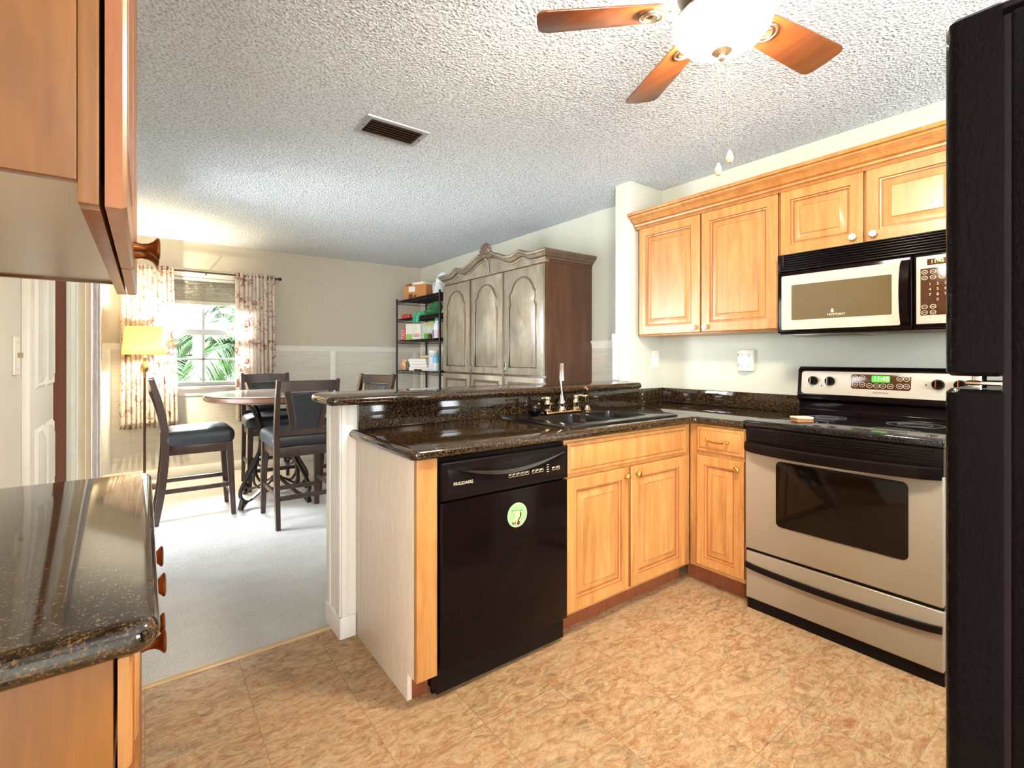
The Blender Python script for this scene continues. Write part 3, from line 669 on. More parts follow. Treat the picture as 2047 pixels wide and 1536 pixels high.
# sink base cabinet (front faces the camera) ------------------------------------------
YP = 1.5596
t = thing('base_cabinet', 'maple sink base cabinet with two raised-panel doors beside the dishwasher', 'cabinet', (1.462, YP+.02, 0))
b = MB(); b.box(0, 0, .10, .937, .018, .700, .001); b.box(0, 0, .700, .937, .018, .874, .001); b.box(0, .018, .10, .018, .575, .874); b.box(.919, .018, .10, .937, .575, .874); b.box(.018, .018, .10, .919, .575, .116); b.box(.018, .563, .116, .919, .575, .70); b.build('cabinet_body', M['maple'], t)
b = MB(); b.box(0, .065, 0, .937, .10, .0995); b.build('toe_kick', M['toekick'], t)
slab_front(.868, .138, t, .012, .722, name='false_drawer_front')
o = raised_door(.402, .585, t, .006, .118); flower_knob(o, .375, .545, -.02, M['brass'])
o = raised_door(.438, .585, t, .428, .118); flower_knob(o, .035, .548, -.02, M['brass'])
# corner base cabinet on the range wall (local X -> world -y, local Y -> world +x)
XF = 2.4012
t = thing('base_cabinet', 'narrow maple base cabinet with one drawer in the corner left of the range', 'cabinet', (XF+.003, YP+.018, 0), -PI/2)
b = MB(); b.box(0, 0, .10, .312, .60, .874, .001); b.build('cabinet_body', M['maple'], t)
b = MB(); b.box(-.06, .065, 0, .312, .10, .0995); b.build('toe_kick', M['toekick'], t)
o = slab_front(.262, .132, t, .048, .732)
b = MB(); b.tube([(-.055, 0, 0), (-.055, -.018, 0), (-.046, -.026, -.003), (-.02, -.026, -.009), (.02, -.026, -.009), (.046, -.026, -.003), (.055, -.018, 0), (.055, 0, 0)], .0045, 10, up=(0, .1, 1)); b.ball((-.055, -.018, 0), .009); b.ball((.055, -.018, 0), .009)
b.build('handle', M['brass'], o, (.131, -.019, .066))
o = raised_door(.262, .588, t, .048, .122, frame=.046); flower_knob(o, .236, .548, -.02, M['brass'])
# end panel with its maple filler strip
t = thing('end_panel', 'pale cabinet end panel with an orange maple filler strip left of the dishwasher', 'cabinet panel', (.754, YP, 0))
b = MB(); b.prism([(.075, 0), (.612, 0), (.612, .874), (.0225, .874), (.0225, .10), (.075, .10)], 0, .018, 'x', bev=.001); b.build('side_panel', M['pale_maple'], t)
b = MB(); b.box(0, 0, .10, .080, .022, .874, .001); b.build('filler_strip', M['maple'], t)
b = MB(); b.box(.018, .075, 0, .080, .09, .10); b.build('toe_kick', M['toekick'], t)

# dishwasher --------------------------------------------------------------------------
t = thing('dishwasher', 'black built-in dishwasher under the peninsula counter', 'dishwasher', (.8365, YP-.015, 0))
b = MB(); b.box(.004, .03, .02, .618, .57, .868); b.build('tub_body', M['black_satin'], t)
b = MB(); b.box(.006, 0, .115, .616, .03, .712, .005); b.build('door', M['black_gloss'], t)
b = MB()
pan = [(.006, .718), (.616, .718), (.616, .855), (.006, .855)]
def ringp(i, y): return [(pan[0][0]+i, y, pan[0][1]+i), (pan[1][0]-i, y, pan[1][1]+i), (pan[2][0]-i, y, pan[2][1]-i), (pan[3][0]+i, y, pan[3][1]-i)]
b.loops([ringp(0, .03), ringp(0, .0), ringp(.004, -.004), ringp(.018, -.004), ringp(.024, -.008)], None, True, 0, True)
cp = b.build('control_panel', M['black_satin'], t)
b = MB(); arc = []
for i in range(25):
    u = i/24; arc.append((.035+.55*u, .835-.050*math.sin(PI*u)))
lip = arc + [(x, z+.013*math.sin(PI*i/24)) for i, (x, z) in list(enumerate(arc))[::-1]]
for i in range(24):
    (xa, za), (xb, zb) = arc[i], arc[i+1]; ha, hb = .002+.014*math.sin(PI*i/24), .002+.014*math.sin(PI*(i+1)/24)
    b.prism([(xa, za), (xb, zb), (xb, zb+hb), (xa, za+ha)], -.020, -.008, 'y')
b.build('handle', plain('polished_black', (0.010, 0.007, 0.006, 1), 0.14, spec=1.0, coat=1.0), t, ang=60)
b = MB()
for k in range(4): b.box(.07+.012*k, -.0095, .818-.006*k, .215, -.0075, .8205-.006*k)
b.build('vent', M['black_gloss'], t)
def btn(x, z, wd=.017, hh=.014):
    b = MB()
    for a in ((x-wd/2, z-hh/2, x+wd/2, z-hh/2+.001), (x-wd/2, z+hh/2-.001, x+wd/2, z+hh/2), (x-wd/2, z-hh/2, x-wd/2+.001, z+hh/2), (x+wd/2-.001, z-hh/2, x+wd/2, z+hh/2)): b.box(a[0], -.0088, a[1], a[2], -.0079, a[3])
    b.box(x-wd*.4, -.0088, z+.001, x+wd*.1, -.0079, z+.005); b.build('button', P('pale_marking', 200, 186, 160), t)
for k in range(5): btn(.305+.021*k, .771)
for k in range(3): btn(.422+.021*k, .772)
for k in range(4): b = MB(); b.box(.491, -.0088, .760+.0095*k, .503, -.0079, .7625+.0095*k); b.build('indicator_mark', P('pale_marking', 200, 186, 160), t)
for k in range(2): btn(.530+.024*k, .770)
lettering('maker_lettering', 'FRIGIDAIRE', .0165, P('pale_marking', 200, 186, 160), t, (.092, -.0085, .776), FRONT)
b = MB(); b.box(.006, .07, .0, .616, .085, .112); b.build('kick_plate', M['black_satin'], t)
# round magnet on the dishwasher door
t = thing('magnet', 'round mint-green magnet with a pale animal head on the dishwasher', 'magnet', (1.180, YP-.0155, .610))
b = MB(); b.cyl((0, -.0012, 0), .048, .0024, 'y', seg=48); b.build('disc', P('cream_rim', 186, 192, 160), t)
b = MB(); b.cyl((0, -.0028, 0), .044, .0008, 'y', seg=48); b.build('face', P('mint', 140, 180, 130), t)
b = MB(); b.prism([(-.013, .015), (.006, .017), (.010, .006), (.008, -.006), (.004, -.018), (.006, -.030), (-.006, -.028), (-.018, -.022), (-.014, -.012), (-.006, .0)], -.0040, -.0030, 'y'); b.xf(Matrix.Diagonal((1.35, 1, 1.2, 1))); b.build('head_drawing', P('drawing_cream', 214, 190, 150), t)
b = MB(); b.prism([(.007, .012), (.013, .004), (.012, -.006), (.004, -.016), (.008, -.026), (.004, -.034), (-.003, -.029), (.0, -.016), (.007, -.006), (.008, .002)], -.0046, -.0041, 'y')
b.prism([(-.020, -.018), (-.013, -.024), (-.007, -.016), (-.008, -.029), (-.013, -.025), (-.019, -.029)], -.0046, -.0041, 'y'); b.xf(Matrix.Diagonal((1.35, 1, 1.2, 1))); b.build('ear_drawing', P('drawing_brown', 92, 34, 16), t)
b = MB(); b.prism([(-.022, .016), (.018, .012), (.018, .014), (-.021, .019)], -.0046, -.0031, 'y'); b.xf(Matrix.Diagonal((1.35, 1, 1.2, 1))); b.build('brim_drawing', P('drawing_green', 96, 140, 96), t)

# ------------------------------------------------------------------ worktops
def rounded_poly(pts, radii, seg=8):
    out = []; n = len(pts)
    for i in range(n):
        p = Vector(pts[i]); a = Vector(pts[i-1]); c = Vector(pts[(i+1) % n]); r = radii[i]
        if r <= 0: out.append(tuple(p)); continue
        d1_ = (a-p).normalized(); d2_ = (c-p).normalized(); ang = d1_.angle(d2_); tl = r/math.tan(ang/2)
        cen = p+(d1_+d2_).normalized()*(r/math.sin(ang/2)); s0 = p+d1_*tl-cen; s1 = p+d2_*tl-cen
        a0 = math.atan2(s0.y, s0.x); a1 = math.atan2(s1.y, s1.x); da = (a1-a0+PI) % (2*PI)-PI
        for k in range(seg+1): aa = a0+da*k/seg; out.append((cen.x+r*math.cos(aa), cen.y+r*math.sin(aa)))
    return out
def offset_poly(poly, d):
    n = len(poly); out = []
    area_ = sum(poly[i][0]*poly[(i+1) % n][1]-poly[(i+1) % n][0]*poly[i][1] for i in range(n)); sg = 1 if area_ > 0 else -1
    for i in range(n):
        p = Vector(poly[i]); a = Vector(poly[i-1]); c = Vector(poly[(i+1) % n])
        e1 = (p-a).normalized(); e2 = (c-p).normalized(); n1 = Vector((-e1.y, e1.x))*sg; n2 = Vector((-e2.y, e2.x))*sg
        bis = (n1+n2); k = bis.length_squared/2
        out.append(tuple(p+bis*(d/max(k, .3)))) if False else out.append(tuple(p+bis*(d/(1+n1.dot(n2)))))
    return out
def slab(outer, z0, z1, hole=None, bull=True):
    """stone slab with a bullnosed outline and an optional hole"""
    b = MB(); bm = bmesh.new(); th = z1-z0; r = th/2 if bull else .002; prof = []
    for k in range(9):
        a = -PI/2+PI*k/8; prof.append((r*(1-math.cos(a)), (z0+z1)/2+(th/2)*math.sin(a)))
    rings = [[bm.verts.new((x, y, z)) for x, y in offset_poly(outer, i)] for i, z in prof]
    n = len(outer)
    for A, B_ in zip(rings, rings[1:]):
        for i in range(n): bm.faces.new((A[i], A[(i+1) % n], B_[(i+1) % n], B_[i]))
    for R_, z in ((rings[0], z0), (rings[-1], z1)):
        es = [bm.edges.get((R_[i], R_[(i+1) % n])) for i in range(n)]
        if hole:
            hv = [bm.verts.new((x, y, z)) for x, y in hole]; es += [bm.edges.new((hv[i], hv[(i+1) % len(hv)])) for i in range(len(hv))]
            if z == z0: h0 = hv
            else:
                for i in range(len(hv)): bm.faces.new((h0[i], h0[(i+1) % len(hv)], hv[(i+1) % len(hv)], hv[i]))
        bmesh.ops.triangle_fill(bm, use_beauty=True, edges=es)
    bmesh.ops.recalc_face_normals(bm, faces=bm.faces)
    b._join(bm, 0); return b
t = thing('granite_worktop', 'dark speckled granite L-shaped worktop holding the black sink', 'worktop')
outer = rounded_poly([(.722, 1.530), (2.371, 1.530), (2.371, 1.262), (3.036, 1.262), (3.036, 2.223), (2.687, 2.223), (2.687, 2.170), (.722, 2.170)], [.035, .02, .008, 0, 0, 0, 0, .012])
hole = [(1.535, 1.635), (2.31, 1.635), (2.31, 2.10), (1.535, 2.10)]
slab(outer, .876, .914, hole).build('slab', M['granite'], t, ang=50)
b = MB(); b.box(.760, 2.150, .9145, 2.684, 2.171, 1.029, .002); b.build('backsplash', M['granite'], t)
b = MB(); b.box(2.686, 2.203, .9145, 3.036, 2.2235, 1.014, .002); b.box(3.015, 1.262, .9145, 3.036, 2.202, 1.014, .002); b.build('backsplash', M['granite'], t)
bar = rounded_poly([(.600, 2.045), (2.60, 2.045), (2.60, 2.222), (2.682, 2.222), (2.682, 2.405), (.600, 2.405)], [.035, .035, 0, 0, 0, .11])
tag(slab(bar, 1.031, 1.070).build('granite_bar_top', M['granite'], ang=50), 'long raised granite bar top on the half wall behind the sink', 'bar top')

# sink, faucet, sprayer, strainer ------------------------------------------------------
t = thing('kitchen_sink', 'black double-bowl drop-in sink in the peninsula worktop', 'sink')
b = MB(); bm = bmesh.new()
so = rounded_poly([(1.490, 1.595), (2.350, 1.595), (2.350, 2.135), (1.490, 2.135)], [.05]*4, 6)
si = offset_poly(so, .014)
h1 = rounded_poly([(1.565, 1.665), (1.875, 1.665), (1.875, 1.955), (1.565, 1.955)], [.05]*4, 6)
h2 = rounded_poly([(1.915, 1.665), (2.165, 1.665), (2.165, 1.955), (1.915, 1.955)], [.05]*4, 6)
def rng_(poly, z): return [bm.verts.new((x, y, z)) for x, y in poly]
def band(A, B_):
    for i in range(len(A)): bm.faces.new((A[i], A[(i+1) % len(A)], B_[(i+1) % len(A)], B_[i]))
r0, r1, r2 = rng_(so, .9146), rng_(offset_poly(so, .003), .923), rng_(si, .926)
band(r0, r1); band(r1, r2)
e = [bm.edges.get((r2[i], r2[(i+1) % len(r2)])) for i in range(len(r2))]
for h_ in (h1, h2):
    a0 = rng_(h_, .926); e += [bm.edges.new((a0[i], a0[(i+1) % len(a0)])) for i in range(len(a0))]
    a1 = rng_(offset_poly(h_, .006), .918); a2 = rng_(offset_poly(h_, .020), .76); a3 = rng_(offset_poly(h_, .05), .735)
    band(a0, a1); band(a1, a2); band(a2, a3); bm.faces.new(a3)
bmesh.ops.triangle_fill(bm, use_beauty=True, edges=e)
bmesh.ops.recalc_face_normals(bm, faces=bm.faces); b._join(bm, 0)
b.build('basin', M['sink'], t, ang=40)
for cx_ in (1.72, 2.04):
    b = MB(); b.lathe([(0, .002), (.03, .002), (.042, .004), (.044, 0)], (cx_, 1.83, .735)); b.build('drain', M['nickel'], t)
t = thing('kitchen_faucet', 'chrome two-handle faucet with a tall curved spout behind the sink', 'faucet', (1.842, 2.008, .926))
b = MB(); b.box(-.128, -.028, 0, .128, .028, .014, .008, seg=3); b.build('deck_plate', M['nickel'], t)
b = MB(); b.lathe([(0, .012), (.024, .012), (.026, .02), (.019, .03), (.018, .04), (.022, .052), (.020, .066), (.014, .078), (.012, .09), (0, .09)], seg=24)
pts = [(0, 0, .08), (0, 0, .20)] ; R_ = .055
for k in range(1, 11):
    a = PI*k/10*.98; pts.append((-.66*R_*(1-math.cos(a)), -.75*R_*(1-math.cos(a)), .20+R_*1.25*math.sin(a)))
pts += [(-.0728, -.083, .185)]
b.tube(pts, .0105, 14, scales=[1.05]+[1]*9+[1.05, 1.12, 1.25]); b.build('spout', M['chrome'], t)
for sx in (-1, 1):
    b = MB(); b.lathe([(0, .012), (.024, .012), (.026, .02), (.018, .03), (.019, .045), (.023, .056), (.017, .066), (.016, .076), (.021, .082), (.018, .096), (0, .098)], (sx*.105, 0, 0), seg=24)
    b.tube([(sx*.105, 0, .088), (sx*.125, -.012, .092), (sx*.165, -.03, .090)], .0062, 10, scales=[1.2, 1, .9]); b.ball((sx*.165, -.03, .090), .007); b.build('handle', M['nickel'], t)
t = thing('side_sprayer', 'chrome pull-out sink sprayer standing right of the faucet', 'sprayer', (2.048, 2.018, .926))
b = MB(); b.lathe([(0, 0), (.026, 0), (.027, .006), (.019, .014), (.014, .03), (0, .032)], seg=20); b.build('collar', M['nickel'], t)
b = MB(); b.tube([(0, 0, .025), (-.004, -.002, .06), (-.008, -.004, .09), (-.018, -.012, .115), (-.036, -.024, .126), (-.052, -.034, .120)], .0135, 12, scales=[.8, 1.0, 1.15, 1.3, 1.25, 1.0]); b.build('spray_head', M['nickel'], t)
t = thing('sink_strainer', 'small black strainer bowl resting on the left sink ledge', 'strainer', (1.662, 2.02, .926))
b = MB(); b.lathe([(0, .003), (.018, .0), (.030, .008), (.040, .024), (.046, .026), (.046, .029), (.038, .028), (.027, .012), (.0, .008)], seg=24); b.build('cup', M['black_satin'], t)
b = MB(); b.lathe([(0, .0), (.006, .0), (.005, .024), (.016, .030), (.014, .042), (0, .044)], (0, 0, .008), seg=16); b.build('stem', M['rod'], t)

# ------------------------------------------------------------------ range
YS0, YS1 = 1.252, .497
t = thing('range', 'silver-beige electric range with black cooktop and green clock', 'stove', (2.385, YS0, 0), -PI/2)
Wd = YS0-YS1
b = MB(); b.box(.004, .02, .02, Wd-.004, .63, .905, .002); b.build('body', M['black_satin'], t)
b = MB(); b.box(0, -.022, .895, Wd, .585, .926, .008, seg=3); b.build('cooktop', M['cooktop'], t)
for (cx_, cy_, r_) in ((.2, .14, .105), (.56, .14, .085), (.2, .42, .085), (.56, .42, .105)):
    for rr in (r_, r_*.6):
        b = MB(); b.loops([[(cx_+q*math.cos(2*PI*i/40), cy_+q*math.sin(2*PI*i/40), zz) for i in range(40)] for q, zz in ((rr, .9262), (rr, .9266), (rr-.002, .9266), (rr-.002, .9262))], cap=False); b.build('burner_ring', P('burner_grey', 120, 118, 116), t)
b = MB(); b.box(.004, -.012, .787, Wd-.004, .02, .893, .003)
for k in range(4): b.box(.03, -.016, .845+.011*k, Wd-.03, -.010, .849+.011*k, .001)
b.build('vent_trim', M['black_satin'], t)
# oven door
od = None
b = MB(); b.box(.003, -.018, .300, Wd-.003, .018, .7865, .006, seg=3); od = b.build('oven_door', M['silver'], t)
b = MB(); wpoly = rounded_poly([(.150, .443), (.648, .443), (.648, .748), (.150, .748)], [.022]*4, 6); b.prism(wpoly, -.0215, -.017, 'y', bev=.001); b.build('window', M['oven_glass'], od)
b = MB(); hp = []
for i in range(21):
    u = i/20; hp.append((.012+(Wd-.024)*u, -.018-.052*math.sin(PI*u)**.45, .800-.006*math.sin(PI*u)))
b.sweep(hp, [(-.011, -.024), (.011, -.024), (.015, -.010), (.013, .018), (.004, .024), (-.011, .020)]); b.build('handle', M['black_satin'], od)
dr = None
b = MB(); b.box(.003, -.012, .056, Wd-.003, .018, .286, .006, seg=3); dr = b.build('drawer', M['silver'], t)
b = MB()
for i in range(20):
    u0, u1 = i/20, (i+1)/20; x0_, x1_ = .006+(Wd-.012)*u0, .006+(Wd-.012)*u1
    za, zb = .232-.018*math.sin(PI*u0)**.6, .232-.018*math.sin(PI*u1)**.6
    b.prism([(x0_, za-.026), (x1_, zb-.026), (x1_, zb), (x0_, za)], -.026, -.011, 'y')
b.build('handle', M['black_satin'], dr, ang=60)
b = MB(); b.box(.004, .004, .0, Wd-.004, .03, .053); b.box(.004, -.002, .286, Wd-.004, .02, .300); b.build('kick_plate', M['black_satin'], t)
# backguard: leaning panel
b = MB(); b.prism([(.565, .926), (.650, .926), (.650, 1.182), (.590, 1.182), (.568, 1.165), (.553, 1.030), (.553, 1.005), (.580, .990), (.580, .945)], 0, Wd, 'x', bev=.003); bgd = b.build('backguard', M['black_gloss'], t)
sl = math.atan2(.568-.553, 1.165-1.030)
PM = Matrix.Translation((0, .5515, 1.028)) @ Matrix.Rotation(-sl, 4, 'X')       # panel plane: local X along, Z up the slope
def on_panel(mb): return mb.xf(PM)
b = MB(); b.prism(rounded_poly([(.022, .006), (Wd-.022, .006), (Wd-.022, .130), (.022, .130)], [.016]*4, 5), -.004, .001, 'y', bev=.001); on_panel(b).build('control_panel', M['cream_panel'], t)
b = MB(); b.prism(rounded_poly([(.262, .043), (.512, .043), (.512, .118), (.262, .118)], [.012]*4, 5), -.0055, -.0035, 'y', bev=.0005); on_panel(b).build('keypad', M['brown_keypad'], t)
b = MB(); b.prism(rounded_poly([(.352, .080), (.428, .080), (.428, .113), (.352, .113)], [.006]*4, 4), -.0065, -.0050, 'y'); on_panel(b).build('clock_display', M['led_back'], t)
o = lettering('clock_digits', '11:45', .030, M['led'], t, (0, 0, 0), (0, 0, 0)); o.matrix_local = PM @ Matrix.Translation((.392, -.0070, .097)) @ Matrix.Rotation(PI/2, 4, 'X')
o = lettering('maker_lettering', 'HOTPOINT', .013, M['slot'], t, (0, 0, 0), (0, 0, 0)); o.matrix_local = PM @ Matrix.Translation((.392, -.0045, .026)) @ Matrix.Rotation(PI/2, 4, 'X')
for (x, z) in ((.280, .100), (.312, .100), (.280, .066), (.312, .066), (.344, .062), (.374, .062), (.400, .062), (.430, .062), (.468, .100), (.494, .100), (.468, .064), (.494, .064)):
    b = MB(); b.loops([[(x+q*1.12*math.cos(2*PI*i/24), yy, z+q*math.sin(2*PI*i/24)) for i in range(24)] for q, yy in ((.0120, -.0050), (.0120, -.0062), (.0098, -.0062), (.0098, -.0050))], cap=False); b.box(x-.006, -.0062, z-.0015, x+.006, -.0054, z+.0015); on_panel(b).build('button', P('pale_marking', 200, 186, 160), t)
for x in (.082, .164, .612, .690):
    b = MB(); b.lathe([(0, 0), (.024, 0), (.0245, .008), (.021, .016), (.019, .022), (0, .023)], (x, -.003, .078), '-y', 24); b.box(x-.005, -.036, .057, x+.005, -.020, .099, .003); kn = on_panel(b).build('knob', M['black_gloss'], t)
    b = MB(); b.box(x-.0055, -.0368, .060, x-.0015, -.0362, .096); on_panel(b).build('pointer', M['chrome'], kn)
for x, z in ((.124, .052), (.568, .075)): b = MB(); b.cyl((x, -.0045, z), .004, .002, 'y', seg=12); on_panel(b).build('indicator_lamp', M['slot'], t)
# folded cloth on the cooktop
t = thing('folded_cloth', 'small folded beige dishcloth on the left front of the cooktop', 'cloth', (2.50, 1.045, .9267), -.62)
b = MB(); b.box(-.040, -.030, 0, .040, .030, .009, .004, seg=3); b.box(-.038, -.028, .0085, .039, .030, .016, .003, seg=3); b.build('lower_fold', P('cloth_brown', 168, 116, 76, .9), t)
b = MB(); b.box(-.041, -.031, .0155, .040, .031, .026, .0045, seg=3); b.build('upper_fold', P('cloth_cream', 224, 206, 172, .9, var=.2, nscale=60), t)

# ------------------------------------------------------------------ microwave
t = thing('microwave', 'over-the-range microwave with cream door frame and black handle', 'microwave', (2.64, 1.222, 0), -PI/2)
MW = 1.222-.458
b = MB(); b.box(0, .03, 1.352, MW, .394, 1.762, .004); b.build('body', M['black_gloss'], t)
b = MB(); b.box(0, .012, 1.674, MW, .03, 1.762); b.box(0, 0, 1.674, .03, .013, 1.762, .004); b.box(MW-.012, 0, 1.674, MW, .013, 1.762, .004); b.box(0, 0, 1.674, MW, .013, 1.684, .003); b.box(0, 0, 1.756, MW, .013, 1.762, .002)
for k in range(6): b.box(.028, -.001, 1.688+.0118*k, MW-.01, .013, 1.693+.0118*k, .0012)
b.build('vent_grille', M['black_satin'], t)
b = MB(); b.box(0, .0, 1.356, .562, .03, 1.672, .008, seg=3); mdoor = b.build('door', M['black_gloss'], t)
def frame4(b, x0, z0, x1, z1, i0, y0, y1):
    R = lambda i, y: [(x0+i, y, z0+i), (x1-i, y, z0+i), (x1-i, y, z1-i), (x0+i, y, z1-i)]
    b.loops([R(0, y0), R(.001, y1), R(i0-.001, y1), R(i0, y0)], cap=False)
b = MB(); x0_, x1_, z0_, z1_ = .022, .520, 1.374, 1.650
o_ = rounded_poly([(x0_, z0_), (x1_, z0_), (x1_, z1_), (x0_, z1_)], [.006]*4, 3); i_ = rounded_poly([(.070, 1.422), (.490, 1.422), (.490, 1.600), (.070, 1.600)], [.006]*4, 3)
b.loops([[(x, .004, z) for x, z in o_], [(x, -.003, z) for x, z in o_], [(x, -.003, z) for x, z in i_], [(x, .004, z) for x, z in i_]], cap=False); b.build('door_frame', M['cream_panel'], mdoor)
b = MB(); b.box(.0695, -.0015, 1.4215, .4905, .004, 1.6005); b.build('window', M['mw_glass'], mdoor)
lettering('maker_lettering', 'HOTPOINT', .015, P('pale_logo', 220, 210, 196), mdoor, (.272, -.0020, 1.439), FRONT)
b = MB(); b.lathe([(.003, 0), (.008, .004), (.009, .010), (.004, .018), (0, .02)], (.255, -.002, 1.448), '-y', 12, mat=None) if False else b.prism([(.255, 1.449), (.262, 1.452), (.260, 1.462), (.256, 1.470), (.250, 1.462), (.249, 1.453)], -.0022, -.0016, 'y'); b.build('flame_logo', P('pale_logo', 220, 210, 196), mdoor)
b = MB(); hp = []
for i in range(17):
    u = i/16; hp.append((.541, -.004-.034*math.sin(PI*u)**.5, 1.376+.272*u))
b.sweep(hp, [(-.015, -.008), (.015, -.008), (.013, .006), (-.013, .006)], up=(1, 0, 0)) if False else b.sweep(hp, [(-.008, -.016), (.007, -.016), (.010, 0), (.007, .016), (-.008, .016)], up=(1, 0, 0)); b.build('handle', M['black_gloss'], mdoor)
b = MB(); b.box(.565, .0, 1.356, MW, .03, 1.672, .006); cpn = b.build('control_panel', M['black_gloss'], t)
b = MB(); b.box(.575, -.003, 1.374, MW-.012, .003, 1.660, .003); b.build('cream_fascia', M['cream_panel'], t)
b = MB(); b.box(.590, -.0042, 1.410, MW-.026, -.002, 1.608, .001); b.build('keypad', M['brown_keypad'], t)
b = MB(); b.box(.612, -.0042, 1.620, .680, -.002, 1.646, .001); b.build('clock_display', M['brown_keypad'], t)
lettering('clock_digits', '11:46', .020, M['led_dim'], t, (.646, -.0048, 1.633), FRONT)
def ringm(x, z, q=.0105):
    b = MB(); b.loops([[(x+p*math.cos(2*PI*i/24), yy, z+.85*p*math.sin(2*PI*i/24)) for i in range(24)] for p, yy in ((q, -.0040), (q, -.0050), (q-.0022, -.0050), (q-.0022, -.0040))], cap=False); b.box(x-.005, -.0049, z-.001, x+.005, -.0041, z+.001); b.build('button', P('pale_marking', 200, 186, 160), t)
for x in (.604, .632, .660, .688, .716):
    ringm(x, 1.592); ringm(x, 1.568)
for x in (.604, .632, .688): ringm(x, 1.446); ringm(x, 1.422)
for k in range(9): lettering('key_digit', str(k+1), .016, P('pale_marking', 200, 186, 160), t, (.622+.025*(k % 3), -.0046, 1.540-.022*(k//3)), FRONT)
lettering('key_digit', '0', .016, P('pale_marking', 200, 186, 160), t, (.647, -.0046, 1.474), FRONT)
b = MB(); b.box(.01, .035, 1.346, MW-.01, .385, 1.3525, .001); b.box(.08, .10, 1.343, .32, .30, 1.3465, .001); b.box(.44, .10, 1.343, .68, .30, 1.3465, .001); b.build('grease_filter', M['pewter'], t)

# ------------------------------------------------------------------ upper cabinets on the range wall
XU = 2.742
t = thing('upper_cabinet', 'tall two-door maple upper cabinet nearest the stub wall', 'cabinet', (XU, 2.196, 0), -PI/2)
b = MB(); b.box(0, 0, 1.378, .938, .294, 2.128, .001); b.build('cabinet_body', M['maple'], t)
o = raised_door(.462, .725, t, .012, 1.388, frame=.056); flower_knob(o, .424, .030, -.02, M['crystal'])
o = raised_door(.452, .725, t, .484, 1.388, frame=.056); flower_knob(o, .030, .030, -.02, M['crystal'])
t = thing('upper_cabinet', 'short two-door maple upper cabinet above the microwave', 'cabinet', (XU, 1.256, 0), -PI/2)
b = MB(); b.box(0, 0, 1.764, .80, .294, 2.128, .001); b.build('cabinet_body', M['maple'], t)
o = raised_door(.378, .342, t, .010, 1.774, frame=.052); flower_knob(o, .340, .034, -.02, M['crystal'])
o = raised_door(.384, .342, t, .398, 1.774, frame=.052); flower_knob(o, .034, .034, -.02, M['crystal'])
# crown moulding along the cabinet tops, returning at the left end
prof = [(.0, 2.112), (-.008, 2.112), (-.013, 2.117), (-.008, 2.122), (-.008, 2.128), (-.020, 2.130), (-.022, 2.140), (-.020, 2.143), (-.026, 2.150), (-.038, 2.162), (-.054, 2.172), (-.056, 2.172), (-.056, 2.178), (-.066, 2.184), (-.070, 2.192), (-.066, 2.195), (-.078, 2.197), (-.082, 2.205), (-.078, 2.214), (.0, 2.214)]
b = MB(); bm = bmesh.new(); rows = []
for end in ('a', 'b', 'c'):
    row = []
    for dx_, z in prof:
        if end == 'a': row.append(bm.verts.new((XU+.294, 2.1965-dx_*.30, z)))
        elif end == 'b': row.append(bm.verts.new((XU-.020+dx_, 2.1965-dx_*.30, z)))
        else: row.append(bm.verts.new((XU-.020+dx_, .456, z)))
    rows.append(row)
for A, B_ in zip(rows, rows[1:]):
    for i in range(len(prof)): 
        j = (i+1) % len(prof); f = bm.faces.new((A[i], A[j], B_[j], B_[i])); f.material_index = 1 if i in (3, 6, 7, 11, 14) else 0
bm.faces.new(rows[0]); bm.faces.new(rows[-1][::-1]); bmesh.ops.recalc_face_normals(bm, faces=bm.faces)
b._join(bm, None, True); tag(b.build('crown_moulding', [M['maple'], M['glaze_shade']], ang=25), 'stepped maple crown moulding along the tops of the upper cabinets', 'moulding')

# ------------------------------------------------------------------ refrigerator (near right)
FX = 1.0
t = thing('refrigerator', 'tall black textured top-freezer refrigerator at the right edge', 'refrigerator', (FX, 0, 0))
b = MB(); b.box(.008, -.56, .04, .752, .138, 1.738, .006); b.box(.03, -.54, 0, .73, .08, .045); b.build('cabinet_shell', M['fridge'], t)
b = MB(); b.box(.012, .136, .06, .748, .147, 1.735); b.build('door_gasket', M['black_satin'], t)
def fdoor(z0, z1):
    b = MB(); poly = rounded_poly([(0, .145), (.76, .145), (.76, .212), (0, .212)], [0, 0, .020, .020], 8)
    n = len(poly); b.loops([[(x, y, z) for x, y in q] for q, z in ((offset_poly(poly, .006), z0), (poly, z0+.006), (poly, z1-.006), (offset_poly(poly, .006), z1))], cap=True, close_back=True)
    return b
fr_ = fdoor(1.2035, 1.754).build('freezer_door', M['fridge'], t)
fd = fdoor(.075, 1.1836).build('refrigerator_door', M['fridge'], t)
b = MB(); b.box(.02, .11, 1.189, .10, .19, 1.196, .002); b.cyl((.045, .178, 1.1935), .009, .018, 'z', seg=16); b.build('centre_hinge', M['chrome'], t)
b = MB(); b.box(.03, .10, 1.7545, .11, .19, 1.765, .003); b.build('top_hinge', M['black_satin'], t)
for dd, z0, z1 in ((fr_, 1.25, 1.50), (fd, .80, 1.14)):
    b = MB(); b.tube([(.70, .212, z0), (.70, .245, z0+.02), (.70, .250, (z0+z1)/2), (.70, .245, z1-.02), (.70, .212, z1)], .013, 12, up=(1, 0, 0)); b.build('handle', M['black_satin'], dd)

